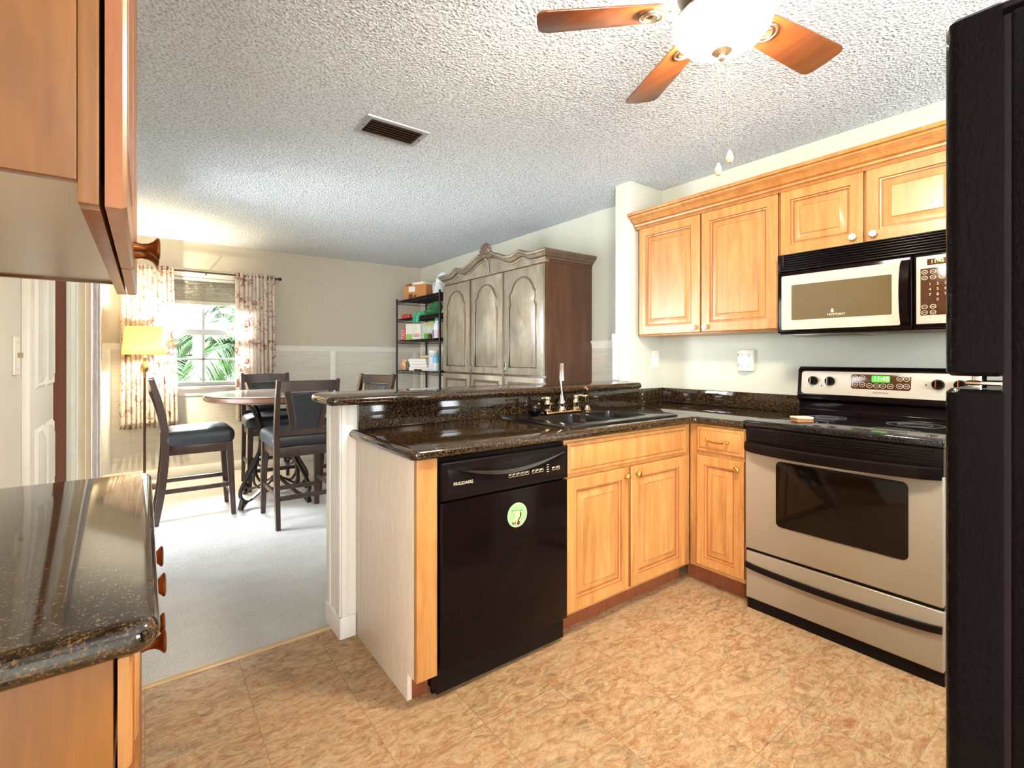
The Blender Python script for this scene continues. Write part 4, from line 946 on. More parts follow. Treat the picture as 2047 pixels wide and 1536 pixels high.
# ------------------------------------------------------------------ left run: upper cabinet, base cabinet, granite top
t = thing('upper_cabinet', 'maple upper cabinet seen end-on at the left edge of the picture', 'cabinet', (-.0385, .728, 0), PI/2)
LD = .2855                                   # local X -> world +y, local Y -> world -x
b = MB(); b.box(0, .022, 1.430, .018, LD, 2.36, .001); b.build('side_panel', M['honey'], t)
b = MB(); b.box(.974, .022, 1.430, .992, LD, 2.36, .001); b.build('side_panel', M['honey'], t)
b = MB(); b.box(.018, .022, 1.436, .974, LD, 1.450); b.build('bottom_panel', M['melamine'], t)
b = MB(); b.box(.018, LD-.012, 1.45, .974, LD, 2.36); b.box(.018, .03, 2.34, .974, LD-.012, 2.36); b.build('back_panel', M['melamine'], t)
b = MB(); b.box(0, .003, 1.405, .03, .0215, 2.36, .001); b.box(.962, .003, 1.405, .992, .0215, 2.36, .001); b.box(.03, .003, 1.405, .962, .0215, 1.445, .001); b.box(.03, .003, 2.32, .962, .0215, 2.36, .001); b.build('face_frame', M['honey'], t)
o = raised_door(.488, .940, t, .002, 1.405, -.002, name='door', mats=[M['honey'], M['glaze_shade']]); b = MB()
def trumpet():
    return [(0, 0), (.010, 0), (.0095, .004), (.0075, .012), (.009, .022), (.014, .030), (.021, .036), (.0215, .039), (.016, .041), (0, .040)]
b.lathe(trumpet(), (0, 0, 0), '-y', 20); b.build('knob', M['bronze'], o, (.452, -.02, .038))
o = raised_door(.488, .940, t, .500, 1.405, -.002, name='door', mats=[M['honey'], M['glaze_shade']]); b = MB(); b.lathe(trumpet(), (0, 0, 0), '-y', 20); b.build('knob', M['bronze'], o, (.036, -.02, .038))
t = thing('base_cabinet', 'shallow maple base cabinet under the granite top in the lower left corner', 'cabinet', (-.030, .757, 0), PI/2)
b = MB(); b.box(0, .0, .10, .018, .294, .874, .001); b.build('side_panel', M['honey'], t)
b = MB(); b.box(.018, .0, .10, .94, .294, .874); b.build('cabinet_body', M['melamine'], t)
b = MB(); b.box(0, .06, 0, .94, .07, .10); b.build('toe_kick', M['toekick'], t)
for x0_ in (.003, .474):
    o = slab_front(.462, .135, t, x0_, .732, -.004); b = MB(); b.lathe(trumpet(), (0, 0, 0), '-y', 20); b.build('knob', M['bronze'], o, (.385 if x0_ < .1 else .08, -.018, .068))
    o = raised_door(.462, .600, t, x0_, .118, -.004, mats=[M['honey'], M['glaze_shade']]); b = MB(); b.lathe(trumpet(), (0, 0, 0), '-y', 20); b.build('knob', M['bronze'], o, (.425 if x0_ < .1 else .035, -.02, .555))
lc = rounded_poly([(XL+.001, .728), (.016, .728), (.016, 1.715), (XL+.001, 1.715)], [0, .03, .03, 0])
tag(slab(lc, .876, .914).build('granite_counter', M['granite'], ang=50), 'polished dark granite counter top in the lower left foreground', 'worktop')

# ------------------------------------------------------------------ ceiling fan
FCX, FCY = 1.366, .791
t = thing('ceiling_fan', 'ceiling fan with reddish wood blades and a lit frosted glass bowl', 'ceiling fan', (FCX, FCY, 2.14))
Z0 = 2.14
b = MB(); b.lathe([(0, .3144), (.075, .3144), (.080, .29), (.070, .27), (.060, .265), (0, .262)], seg=32); b.build('canopy', M['fan_metal'], t)
b = MB(); b.lathe([(0, .27), (.055, .268), (.105, .255), (.125, .225), (.125, .175), (.105, .145), (.08, .135), (.06, .128), (.06, .110), (.116, .105), (.127, .101), (.127, .0925), (0, .0925)], seg=36); b.build('motor_housing', M['fan_metal'], t)
b = MB(); b.lathe([(.124, .0915), (.134, .088), (.137, .075), (.131, .055), (.112, .032), (.083, .014), (.050, .004), (.02, .0015), (0, .001)], seg=40); b.build('glass_bowl', M['globe'], t)
b = MB(); b.lathe([(0, .003), (.022, .002), (.031, -.002), (.028, -.006), (.010, -.009), (.006, -.014), (.0105, -.020), (.0105, -.027), (.005, -.031), (0, -.032)], seg=24); b.build('finial_cap', P('finial_tan', 150, 128, 98, .35), t)
for k in range(5):
    an = math.radians(64.5+72*k)
    R = Matrix.Rotation(an, 4, 'Z')
    b = MB(); pts = [(.17, -.050), (.19, -.056), (.36, -.064), (.515, -.070), (.535, -.064), (.545, -.048), (.548, 0), (.545, .048), (.535, .064), (.515, .070), (.36, .064), (.19, .056), (.17, .050)]
    b.prism(pts, -.003, .003, 'z', bev=.0015, mat=R @ Matrix.Translation((0, 0, .124)) @ Matrix.Rotation(math.radians(-11), 4, 'X')); bl = b.build('blade', M['fan_wood'], t)
    b = MB(); mt = R @ Matrix.Translation((0, 0, .122)) @ Matrix.Rotation(math.radians(-11), 4, 'X')
    b.box(.09, -.016, -.009, .20, .016, -.0035, .002, mat=mt)
    for rr_ in (.034, .020):
        b.loops([[(.205+q*math.cos(2*PI*i/28), q*math.sin(2*PI*i/28), zz) for i in range(28)] for q, zz in ((rr_, -.003), (rr_, -.010), (rr_-.006, -.010), (rr_-.006, -.003), (rr_, -.003))], cap=False) if False else None
        tb = MB(); tb.bm.free()
        b.tube([tuple(mt @ Vector((.205+rr_*math.cos(2*PI*i/24), rr_*math.sin(2*PI*i/24), -.007))) for i in range(24)], .004, 8, closed=True)
    b.build('blade_iron', M['fan_metal'], bl)
for dx_, dy_, zb in ((.022, -.012, -.318), (.004, .014, -.352)):
    b = MB(); b.tube([(dx_, dy_, .0), (dx_, dy_, zb+.02)], .0011, 6, up=(1, 0, 0)); ch = b.build('pull_chain', M['nickel'], t)
    b = MB(); b.lathe([(0, zb+.024), (.004, zb+.022), (.010, zb+.004), (.0105, zb-.004), (.006, zb-.012), (0, zb-.013)], (dx_, dy_, 0), seg=16); b.build('chain_fob', P('fob_wood', 214, 176, 130), ch)

# ceiling vent
t = thing('ceiling_vent', 'rectangular ceiling air vent with brown louvres', 'vent', (1.068, 2.507, H))
b = MB(); hw, hd = .173, .108
R = lambda i, j, z: [(-hw+i, -hd+j, z), (hw-i, -hd+j, z), (hw-i, hd-j, z), (-hw+i, hd-j, z)]
b.loops([R(0, 0, -.0005), R(.002, .002, -.008), R(.030, .026, -.010), R(.030, .026, -.0005)], cap=False); b.build('vent_frame', M['vent_frame'], t)
b = MB(); b.box(-hw+.028, -hd+.024, -.0025, hw-.028, hd-.024, -.0006); b.build('backing', M['gap_black'], t)
for k in range(6):
    y = -hd+.040+.0265*k; b = MB(); b.box(-hw+.030, -.0085, -.0008, hw-.030, .0085, .0008, mat=Matrix.Translation((0, y, -.0095)) @ Matrix.Rotation(math.radians(38), 4, 'X')); b.build('slat', M['vent_slat'], t)
for x in (-hw+.015, hw-.015):
    b = MB(); b.cyl((x, 0, -.0098), .004, .003, 'z', seg=12); b.build('screw', M['slot'], t)

# ------------------------------------------------------------------ dining set
TX, TY = .925, 4.69
t = thing('dining_table', 'round counter-height dining table with a polished top and scrolled iron base', 'table', (TX, TY, 0))
b = MB(); b.lathe([(0, .917), (.53, .917), (.540, .921), (.541, .9255), (.536, .929), (0, .929)], seg=72); b.build('tabletop', M['table_stone'], t)
b = MB(); b.lathe([(0, .872), (.525, .872), (.540, .880), (.545, .895), (.542, .912), (.535, .9165), (0, .9165)], seg=72); b.build('edge_band', M['table_edge'], t)
bar_ = [(-.007, -.015), (.007, -.015), (.007, .015), (-.007, .015)]
def cr(pts, n=8):
    out = []; P_ = [Vector(p) for p in pts]; P_ = [P_[0]*2-P_[1]]+P_+[P_[-1]*2-P_[-2]]
    for i in range(1, len(P_)-2):
        for k in range(n):
            u = k/n; a, b_, c, d = P_[i-1], P_[i], P_[i+1], P_[i+2]
            out.append(tuple(.5*((2*b_)+(c-a)*u+(2*a-5*b_+4*c-d)*u*u+(3*b_-a-3*c+d)*u**3)))
    out.append(tuple(P_[-2])); return out
for k in range(4):
    an = math.radians(33+90*k); ca, sa = math.cos(an), math.sin(an)
    f = lambda r, z: (r*ca, r*sa, z)
    up = (-sa, ca, 0)
    b = MB(); leg = cr([f(.33, .872), f(.24, .79), f(.175, .66), f(.165, .52), (f(.20, .39)), f(.29, .26), f(.355, .165), f(.36, .10), f(.30, .055), f(.21, .085), f(.05, .175)])
    b.sweep(leg, bar_, up=up)
    b.sweep([f(.345, .075), f(.355, .035), f(.365, .0)], [(-.010, -.018), (.010, -.018), (.010, .018), (-.010, .018)], up=up)
    b.sweep([f(.355, .004), f(.31, .045), f(.26, .07)], [(-.006, -.012), (.006, -.012), (.006, .012), (-.006, .012)], up=up)
    lg = b.build('leg', M['iron'], t, ang=50)
    b = MB(); sp = []
    for i in range(46):
        a = PI*.2+i/45*PI*2.9; q = .075*(1-i/60); sp.append(f(.155+q*math.cos(a), .36+q*math.sin(a)))
    sp = cr([f(.05, .175), f(.17, .13), f(.235, .20), f(.225, .30)], 6)+sp[2:]
    b.sweep(sp, [(-.005, -.010), (.005, -.010), (.005, .010), (-.005, .010)], up=up); b.ball(sp[-1], .013); b.build('scroll', M['iron'], lg, ang=50)
b = MB(); b.cyl((0, 0, .86), .36, .02, 'z', seg=40); b.build('mounting_plate', M['iron'], t)
b = MB(); b.lathe([(0, .14), (.04, .15), (.055, .175), (.04, .20), (0, .21)], seg=20); b.build('hub', M['iron'], t)

def make_chair(label):
    t = thing('dining_chair', label, 'chair', (0, 0, 0), 0, 'counter-height dining chairs')
    dk = M['dark_wood']
    b = MB(); bm = bmesh.new()
    sp = rounded_poly([(-.222, -.205), (.222, -.205), (.235, .245), (-.235, .245)], [.03, .03, .05, .05], 5)
    rings = []
    for i, z in ((.006, .578), (.0, .590), (-.004, .620), (.0, .648), (.012, .668), (.04, .683), (.09, .692), (.15, .695)):
        q_ = offset_poly(sp, i) if i <= .012 else [((1-i/.21)*x, .02+(1-i/.21)*(y-.02)) for x, y in sp]; rings.append([(x, y, z+.006*math.sin((y+.2)*3.4)) for x, y in q_])
    bm.free(); b.loops(rings, cap=True, close_back=True); b.build('seat', M['leather'], t, ang=60)
    b = MB(); b.box(-.20, .205, .505, .20, .228, .578, .003); b.box(-.195, -.215, .505, .195, -.192, .578, .003); b.box(-.207, -.2, .505, -.186, .21, .578, .003); b.box(.186, -.2, .505, .207, .21, .578, .003); b.build('seat_frame', dk, t)
    for sx in (-1, 1):
        b = MB(); b.sweep([(sx*.197, .208, .577), (sx*.203, .222, .30), (sx*.206, .238, .0)], [(-.023, -.023), (.023, -.023), (.023, .023), (-.023, .023)], up=(0, 1, 0), scales=[1, .9, .68]); b.build('leg', dk, t)
        b = MB(); pts = cr([(sx*.206, -.262, 0), (sx*.205, -.225, .25), (sx*.204, -.203, .50), (sx*.204, -.205, .68), (sx*.206, -.235, .88), (sx*.208, -.285, 1.072)], 6)
        b.sweep(pts, [(-.018, -.024), (.018, -.024), (.018, .024), (-.018, .024)], up=(0, 1, 0), scales=[.8+.2*min(1, i/8) if i < 18 else 1-.25*(i-18)/(len(pts)-19) for i in range(len(pts))]); b.build('leg', dk, t)
    b = MB(); tr_ = []
    for i in range(13):
        u = -1+2*i/12; tr_.append((u*.196, -.277-.022*(1-u*u), 1.025))
    b.sweep(tr_, [(-.010, -.040), (.010, -.040), (.010, .034), (.004, .040), (-.004, .040), (-.010, .034)]); b.build('top_rail', dk, t)
    b = MB(); b.sweep([(-.19, -.208, .685), (0, -.222, .685), (.19, -.208, .685)], [(-.010, -.022), (.010, -.022), (.010, .022), (-.010, .022)]); b.build('lower_rail', dk, t)
    # flared splat frame with padded leather centre
    def yb(z): return -.216-.072*((z-.70)/.29)**1.4 if z > .70 else -.216
    for sx in (-1, 1):
        b = MB()
        pts = [(sx*(.098+.055*(i/10)**1.5), yb(.70+.29*i/10)-.004, .70+.29*i/10) for i in range(11)]
        b.sweep(pts, [(-.020, -.011), (.020, -.011), (.020, .011), (-.020, .011)], up=(0, 1, 0)); b.build('splat_side', dk, t)
    b = MB(); rings = []
    def outline(ins, yo):
        L_ = []; 
        for i in range(11): z = .705+.275*i/10; zz = .705+ins+(.275-2*ins)*i/10; L_.append((.083+.05*(i/10)**1.5-ins, zz))
        top = [(x_, z_) for x_, z_ in L_]; left = [(-x_, z_) for x_, z_ in L_[::-1]]
        return [(x_, yb(max(z_, .7001))+yo, z_) for x_, z_ in top+left]
    rings = [outline(.012, -.020), outline(.003, -.016), outline(0, -.010), outline(0, .004), outline(.003, .010), outline(.014, .015)]
    b.loops(rings, cap=True, close_back=True); b.build('back_pad', M['leather'], t, ang=60)
    for sx in (-1, 1):
        b = MB(); b.box(sx*.204-.009, -.215, .225, sx*.204+.009, .215, .258, .003); b.build('stretcher', dk, t)
    b = MB(); b.box(-.195, .210, .165, .195, .230, .198, .003); b.build('stretcher', dk, t)
    b = MB(); b.box(-.195, -.232, .195, .195, -.214, .228, .003); b.build('stretcher', dk, t)
    return t
chair = make_chair('dark wood chair seen in profile at the left of the table')
chair.location = (.325, 4.625, 0); chair.rotation_euler = (0, 0, -PI/2)
for (x, y, rz, lb) in ((.962, 4.065, .02, 'dark wood chair nearest the camera with its leather back turned to us'),
                       (.985, 5.275, PI-.03, 'dark wood chair behind the table with its back to the window wall'),
                       (1.56, 4.50, PI/2+.42, 'dark wood chair mostly hidden behind the bar, only its top showing over it')):
    c = copy_tree(chair); c.location = (x, y, 0); c.rotation_euler = (0, 0, rz); c['label'] = lb

# floor lamp
t = thing('floor_lamp', 'lit floor lamp with a yellow drum shade in front of the left curtain', 'floor lamp', (0.0, 5.78, 0))
b = MB(); b.lathe([(0, 0), (.125, 0), (.13, .008), (.12, .018), (.05, .03), (.025, .045), (.014, .06), (0, .06)], seg=36); b.build('base', M['lamp_pole'], t)
b = MB(); b.lathe([(.0105, .055), (.0105, 1.06), (.0, 1.06)], seg=14); b.build('pole', M['lamp_pole'], t)
b = MB(); b.lathe([(0, 1.04), (.013, 1.042), (.015, 1.075), (.012, 1.09), (.024, 1.10), (.034, 1.125), (.030, 1.15), (.016, 1.185), (.011, 1.21), (.014, 1.225), (.022, 1.235), (.012, 1.245), (.010, 1.30), (0, 1.30)], seg=24); b.build('urn', M['lamp_metal'], t)
b = MB(); b.lathe([(.173, 1.262), (.147, 1.522)], seg=48); o = b.build('lamp_shade', M['shade'], t, ang=180); md = o.modifiers.new('t', 'SOLIDIFY'); md.thickness = .002
b = MB(); b.tube([(-.147, 0, 1.515), (.147, 0, 1.515)], .002, 6); b.tube([(0, -.147, 1.515), (0, .147, 1.515)], .002, 6); b.tube([(0, 0, 1.30), (.05, 0, 1.34), (.06, 0, 1.42), (.03, 0, 1.50), (0, 0, 1.515)], .002, 6, up=(0, 1, 0)); b.build('harp', M['lamp_metal'], o)
b = MB(); b.lathe([(0, 1.514), (.007, 1.516), (.005, 1.524), (.010, 1.532), (.006, 1.545), (0, 1.547)], seg=14); b.build('finial', M['lamp_metal'], t)
b = MB(); b.lathe([(0, 1.30), (.014, 1.30), (.016, 1.34), (.014, 1.345), (.03, 1.38), (.028, 1.41), (.012, 1.43), (0, 1.432)], seg=18); b.build('bulb', m_emit('warm_bulb', (1, .82, .5, 1), 12), o)
pl = bpy.data.lights.new('floor_lamp_light', 'POINT'); pl.energy = LAMP_W; pl.color = (1, .84, .56); pl.shadow_soft_size = .035
po = bpy.data.objects.new('floor_lamp_light', pl); C.objects.link(po); po.location = (0.045, 5.78, 1.40)

# ------------------------------------------------------------------ armoire  (local X -> world -y from far end, local Y -> world +x)
AY1, AY0, AX = 4.532, 2.917, 2.512
AW = AY1-AY0
t = thing('armoire', 'large weathered wooden armoire with arched panel doors and scrolled cornice', 'armoire', (AX, AY1, 0), -PI/2)
AD = XR-.012-AX
b = MB(); b.box(0, 0, .09, AW, AD, 1.985, .003); b.build('carcass', M['armoire'], t)
b = MB(); b.box(-.02, -.02, 0, AW+.02, AD, .10, .008); b.build('plinth', M['armoire_dark'], t)
ctl = [(0, 2.046), (.10, 2.044), (.19, 2.052), (.27, 2.082), (.31, 2.086), (.36, 2.072), (.42, 2.066), (.50, 2.080), (.60, 2.116), (.70, 2.146), (.80, 2.155), (.90, 2.146), (1.0, 2.116), (1.10, 2.080), (1.18, 2.064), (1.25, 2.070), (1.31, 2.086), (1.36, 2.080), (1.43, 2.052), (1.52, 2.044), (1.615, 2.046)]
cv = cr([(x, 0, z-.008) for x, z in ctl], 4)
b = MB()
for (xa, _, za), (xb, _, zb) in zip(cv, cv[1:]): b.prism([(xa, 1.985), (xb, 1.985), (xb, zb-.004), (xa, za-.004)], -.004, .03, 'y')
b.build('frieze', M['armoire_pale_sheen'], t, ang=60); b = MB(); b.box(0, .0305, 1.9855, AW, AD, 2.03); b.build('side_frieze', M['armoire'], t)
b = MB(); sect = [(0, -.03), (-.010, -.028), (-.012, -.016), (-.026, -.008), (-.030, .002), (-.046, .014), (-.052, .020), (-.056, .034), (-.050, .042), (.02, .042), (.02, -.03)]
rows = []; bm = bmesh.new()
pathc = [(cv[0][0]-.0, AD, cv[0][2], 'L')]
def cor(x, z, ox): return [bm.verts.new((x+ox*s_, 0+s_ if True else 0, z+h_)) for s_, h_ in sect]
rows.append([bm.verts.new((0+s_, AD, cv[0][2]+h_)) for s_, h_ in sect])
for i, (x, _, z) in enumerate(cv):
    ox = (1 if i == 0 else (-1 if i == len(cv)-1 else 0))
    rows.append([bm.verts.new((x+ox*s_, s_, z+h_)) for s_, h_ in sect])
rows.append([bm.verts.new((AW-s_, AD, cv[-1][2]+h_)) for s_, h_ in sect])
for A, B_ in zip(rows, rows[1:]):
    for i in range(len(sect)): bm.faces.new((A[i], A[(i+1) % len(sect)], B_[(i+1) % len(sect)], B_[i])).material_index = 1 if i in (1, 4, 6) and A is not rows[0] and B_ is not rows[-1] else 0
bm.faces.new(rows[0]); bm.faces.new(rows[-1][::-1]); bmesh.ops.recalc_face_normals(bm, faces=bm.faces); b._join(bm, None)
b.box(.0, .0, 2.028, AW, AD, 2.052); b.build('cornice', [M['armoire_dark'], M['armoire_pale_sheen']], t, ang=30)
b = MB()
for k in range(11):
    a = math.radians(-8+19.6*k); b.ball((0, 0, 0), .012, (1, .8, 4.0), 10, mat=Matrix.Translation((.835, -.050, 2.152)) @ Matrix.Rotation(PI/2-a, 4, 'Y') @ Matrix.Scale(1.45, 4) @ Matrix.Translation((0, 0, .034)))
b.ball((.835, -.052, 2.152), .026, (1.2, .8, .9)); b.ball((.775, -.05, 2.156), .018, (1.6, .7, .7)); b.ball((.895, -.05, 2.156), .018, (1.6, .7, .7))
b.tube([(.835, -.055, 2.17), (.832, -.045, 2.12), (.838, -.022, 2.09), (.833, -.014, 2.05), (.837, -.012, 2.01), (.835, -.010, 1.995)], .009, 8, scales=[1.2, 1, .9, .8, .9, .3], up=(1, 0, 0)); b.build('carved_shell', M['armoire_dark'], t)
def arch(hw_, z0_, ins=0.0):
    pts = [(-hw_+ins, z0_+ins), (hw_-ins, z0_+ins), (hw_-ins, 1.655)]
    pts += [(hw_-.012-ins, 1.680), (hw_-.010-ins, 1.705), (hw_-.002-ins, 1.735), (hw_-.005-ins, 1.765), (hw_-.030-ins, 1.785)]
    for i in range(9):
        a = PI*.10+(PI/2-PI*.10)*i/8; pts.append(((hw_-.034-ins)*math.cos(a)*1.02, 1.762+(.132-ins)*math.sin(a)))
    left = [(-x, z) for x, z in pts[2:][::-1]][1:]
    return pts+left
dw = AW/3
for k in range(3):
    x0_ = dw*k+.004; b = MB(); b.box(x0_, -.022, 1.090, dw*(k+1)-.004, -.001, 1.970, .003); dr_ = b.build('door', M['armoire_pale_sheen'], t)
    cxx = dw*(k+.5); A = arch(.178, 1.150)
    b = MB(); b.sweep([(cxx+x, -.022, z) for x, z in A], [(-.006, -.008), (.004, -.008), (.008, 0), (.004, .006), (-.006, .006)], up=(0, 1, 0), closed=True); b.build('panel_moulding', M['armoire_dark'], dr_)
    b = MB(); b.prism([(cxx+x, z) for x, z in arch(.178, 1.150, .012)], -.026, -.021, 'y', bev=.002); b.build('arched_panel', M['armoire_pale_sheen'], dr_)
    b = MB(); b.box(x0_, -.022, .13, dw*(k+1)-.004, -.001, 1.072, .003); lo = b.build('lower_door', M['armoire_pale_sheen'], t)
    b = MB(); R2 = lambda i, y: [(x0_+.075+i, y, .20+i), (x0_+dw-.083-i, y, .20+i), (x0_+dw-.083-i, y, 1.015-i), (x0_+.075+i, y, 1.015-i)]
    b.loops([R2(-.012, -.0215), R2(-.008, -.030), R2(.006, -.030), R2(.012, -.0225), R2(.05, -.0225), R2(.07, -.028)], [0, 0, 0, 1, 1], True, 1); b.build('lower_panel', [M['armoire_dark'], M['armoire_pale_sheen']], lo)
    if k:
        b = MB(); b.ball((x0_+.024, -.022, 1.150), .013, (.9, .35, 3.4)); b.tube([(x0_+.024, -.028, 1.165), (x0_+.036, -.034, 1.150), (x0_+.036, -.034, 1.125), (x0_+.024, -.032, 1.112), (x0_+.014, -.034, 1.125), (x0_+.014, -.034, 1.150)], .0035, 8, up=(0, 1, 0), closed=True); b.build('escutcheon_handle', M['pewter'], dr_)
for k in (1, 2):
    b = MB(); b.box(dw*k-.009, -.029, .13, dw*k+.009, -.0225, 1.975, .003) if k else None; b.build('door_astragal', M['armoire_dark'], t)

# ------------------------------------------------------------------ wire shelving and what stands on it
SYa, SYb, SXa, SXb = 4.775, 5.915, 2.585, 3.0
t = thing('wire_shelf_rack', 'black wire shelving rack in the corner left of the armoire', 'shelving rack')
for x in (SXa, SXb):
    for y in (SYa, SYb):
        b = MB(); b.cyl((x, y, .985), .0125, 1.97, 'z', seg=14); b.cyl((x, y, 1.972), .0135, .012, 'z', seg=14); b.build('post', M['wire'], t)
for z in (.18, .62, 1.071, 1.447, 1.719, 1.948):
    b = MB()
    for dz in (0, -.034):
        b.tube([(SXa, SYa, z+dz), (SXa, SYb, z+dz)], .0035, 6); b.tube([(SXb, SYa, z+dz), (SXb, SYb, z+dz)], .0035, 6)
        b.tube([(SXa, SYa, z+dz), (SXb, SYa, z+dz)], .0035, 6); b.tube([(SXa, SYb, z+dz), (SXb, SYb, z+dz)], .0035, 6)
    n = 44
    for x in (SXa, SXb): b.tube([(x, SYa+(SYb-SYa)*i/n, z-(.034 if i % 2 else 0)) for i in range(n+1)], .0022, 5)
    for y in (SYa, SYb): b.tube([(SXa+(SXb-SXa)*i/14, y, z-(.034 if i % 2 else 0)) for i in range(15)], .0022, 5, up=(0, 1, 0))
    for i in range(1, 46): y = SYa+(SYb-SYa)*i/46; b.tube([(SXa, y, z+.002), (SXb, y, z+.002)], .0018, 4)
    for i in range(1, 4): x = SXa+(SXb-SXa)*i/4; b.tube([(x, SYa, z-.004), (x, SYb, z-.004)], .003, 5)
    b.build('shelf', M['wire'], t)
ZS = dict(a=1.9525, b=1.7235, c=1.4515, d=1.0755)
FACE = -PI/2+.30       # turned towards the kitchen
def put(name, label, cat, x, y, z, rz=FACE, group=None): return thing(name, label, cat, (x, y, z), rz, group)
# top shelf
t = put('cardboard_box', 'brown cardboard box on the top of the wire rack', 'box', 2.80, 5.66, ZS['a'], -PI/2+.42)
b = MB(); b.box(-.175, -.12, 0, .175, .12, .185, .002); b.build('carton', P('cardboard', 190, 128, 74, .8), t)
b = MB(); b.box(-.10, -.1212, .10, .0, -.1202, .165); b.build('shipping_label', P('paper_white', 232, 230, 224, .6), t)
b = MB(); b.box(-.10, -.1212, .02, -.04, -.1202, .075); b.box(-.02, -.1212, .025, .02, -.1202, .06); b.box(.05, -.1212, .03, .12, -.1202, .04); b.build('printed_marks', P('carton_print', 104, 56, 34, .7), t)
t = put('paper_sheet_stack', 'white paper pad lying on the cardboard box', 'paper', 2.76, 5.58, ZS['a']+.1855, -PI/2+.3)
b = MB(); b.box(-.10, -.06, 0, .10, .06, .030, .002); b.build('pad', P('paper_white', 232, 230, 224, .6), t)
t = put('flashlight', 'black torch lying on the cardboard box', 'torch', 2.72, 5.78, ZS['a']+.1855+.014, -PI/2+.2)
b = MB(); b.lathe([(0, -.09), (.012, -.09), (.013, .03), (.019, .05), (.019, .08), (0, .082)], (0, 0, .005), 'x', 16); b.build('barrel', M['black_satin'], t)
t = put('garment_steamer', 'white garment steamer standing at the right end of the top shelf', 'steamer', 2.80, 5.19, ZS['a'], -PI/2+.2)
b = MB(); b.lathe([(0, 0), (.075, 0), (.078, .02), (.070, .07), (.056, .12), (.045, .155), (.03, .175), (0, .18)], seg=24); b.build('water_tank', P('steamer_white', 232, 234, 236, .3), t)
b = MB(); b.tube([(0, 0, .15), (.0, 0, .20), (.02, 0, .235), (.06, 0, .262), (.10, 0, .268)], .035, 14, scales=[1.1, 1.1, 1.05, .8, .5], up=(0, 1, 0)); b.build('steam_head', P('steamer_white', 232, 234, 236, .3), t)
b = MB(); b.tube(cr([(-.045, 0, .18), (-.095, 0, .165), (-.105, 0, .10), (-.085, 0, .03), (-.065, 0, .02)]), .011, 10, up=(0, 1, 0)); b.build('handle', P('steamer_grey', 208, 212, 216, .35), t)
# second shelf
can_labels = ['red tin can at the left end of the second shelf', 'middle one of three red tin cans on the second shelf', 'red tin can nearest the white box on the second shelf']
proto = None
for k in range(3):
    y = 5.865-.075*k
    if proto is None:
        proto = put('food_can', can_labels[0], 'can', 2.66, y, ZS['b'], FACE, 'red cans on the second shelf')
        b = MB(); b.cyl((0, 0, .026), .032, .052, 'z', seg=20, bev=.003); b.build('can_body', P('can_red', 196, 44, 34, .35), proto)
        b = MB(); b.lathe([(0, .0525), (.028, .0525), (.031, .055), (.032, .0525)], seg=20); b.build('lid', M['pewter'], proto)
    else:
        c = copy_tree(proto); c.location = (2.66, y, ZS['b']); c['label'] = can_labels[k]
t = put('white_carton', 'small white carton in the middle of the second shelf', 'box', 2.80, 5.48, ZS['b'])
b = MB(); b.box(-.10, -.06, 0, .10, .06, .075, .002); b.build('carton', P('paper_white', 232, 230, 224, .6), t)
b = MB(); b.box(-.10, -.0612, .02, .10, -.0602, .035); b.build('printed_band', P('pale_blue_band', 150, 180, 200, .6), t)
t = put('green_cloth', 'dark green cloth bundle drooping off the second shelf', 'cloth', 2.625, 5.12, ZS['b']+.002, -PI/2)
b = MB(); b.ball((0.02, .03, .035), .10, (1.5, .8, .34), 20); b.ball((.16, .02, .075), .07, (1.3, .9, 1.0), 16); b.ball((.09, .02, .05), .08, (1.4, .8, .6), 16); b.build('bundle', P('dark_green', 26, 96, 52, .8, var=.3), t)
for dx_ in (-.165, -.085):
    b = MB(); b.tube(cr([(dx_+.05, .0, .025), (dx_+.03, -.085, .014), (dx_+.005, -.098, -.03), (dx_-.01, -.096, -.085)]), .022, 8, scales=None); b.build('strap', P('teal_green', 70, 158, 122, .8, var=.2), t)
# third shelf
t = put('pink_wrap', 'red and pink striped paper roll at the left end of the third shelf', 'roll', 2.66, 5.85, ZS['c'])
b = MB(); b.lathe([(0, 0), (.038, 0), (.042, .02), (.040, .10), (.034, .135), (.02, .15), (0, .152)], seg=20); b.build('roll_body', P('pink_red', 222, 74, 96, .5), t)
b = MB()
for k in range(4): b.tube([(.042*math.cos(a_), .042*math.sin(a_), .02+.03*k+.02*(a_+2.6)/2) for a_ in [-2.6+.2*i for i in range(11)]], .005, 6)
b.build('stripe', P('white_stripe', 240, 226, 224, .5), t)
t = put('tall_carton', 'tall white and green carton on the third shelf', 'box', 2.70, 5.715, ZS['c'])
b = MB(); b.box(-.065, -.045, 0, .065, .045, .205, .002); b.build('carton', P('paper_white', 232, 230, 224, .6), t)
b = MB(); b.box(-.0655, -.0458, .002, .0655, .0455, .075, .001); b.build('green_band', P('label_green', 150, 196, 104, .6), t)
t = put('tall_carton', 'tall white carton with red print right of the green one', 'box', 2.72, 5.555, ZS['c'])
b = MB(); b.box(-.075, -.045, 0, .075, .045, .200, .002); b.build('carton', P('paper_white', 232, 230, 224, .6), t)
b = MB(); b.box(-.055, -.0458, .04, .055, -.0452, .055); b.box(-.055, -.0458, .065, .055, -.0452, .075); b.build('printed_lines', P('label_red', 216, 112, 88, .6), t)
t = put('plastic_bag', 'grey bag with a yellow label and green pack on the third shelf', 'bag', 2.76, 5.31, ZS['c'])
b = MB(); b.prism(rounded_poly([(-.13, 0), (.13, 0), (.12, .20), (.05, .215), (-.06, .205), (-.125, .19)], [.02]*6, 4), -.04, .04, 'y', bev=.015); b.build('bag_body', P('bag_grey', 198, 206, 198, .35, var=.2, nscale=30), t)
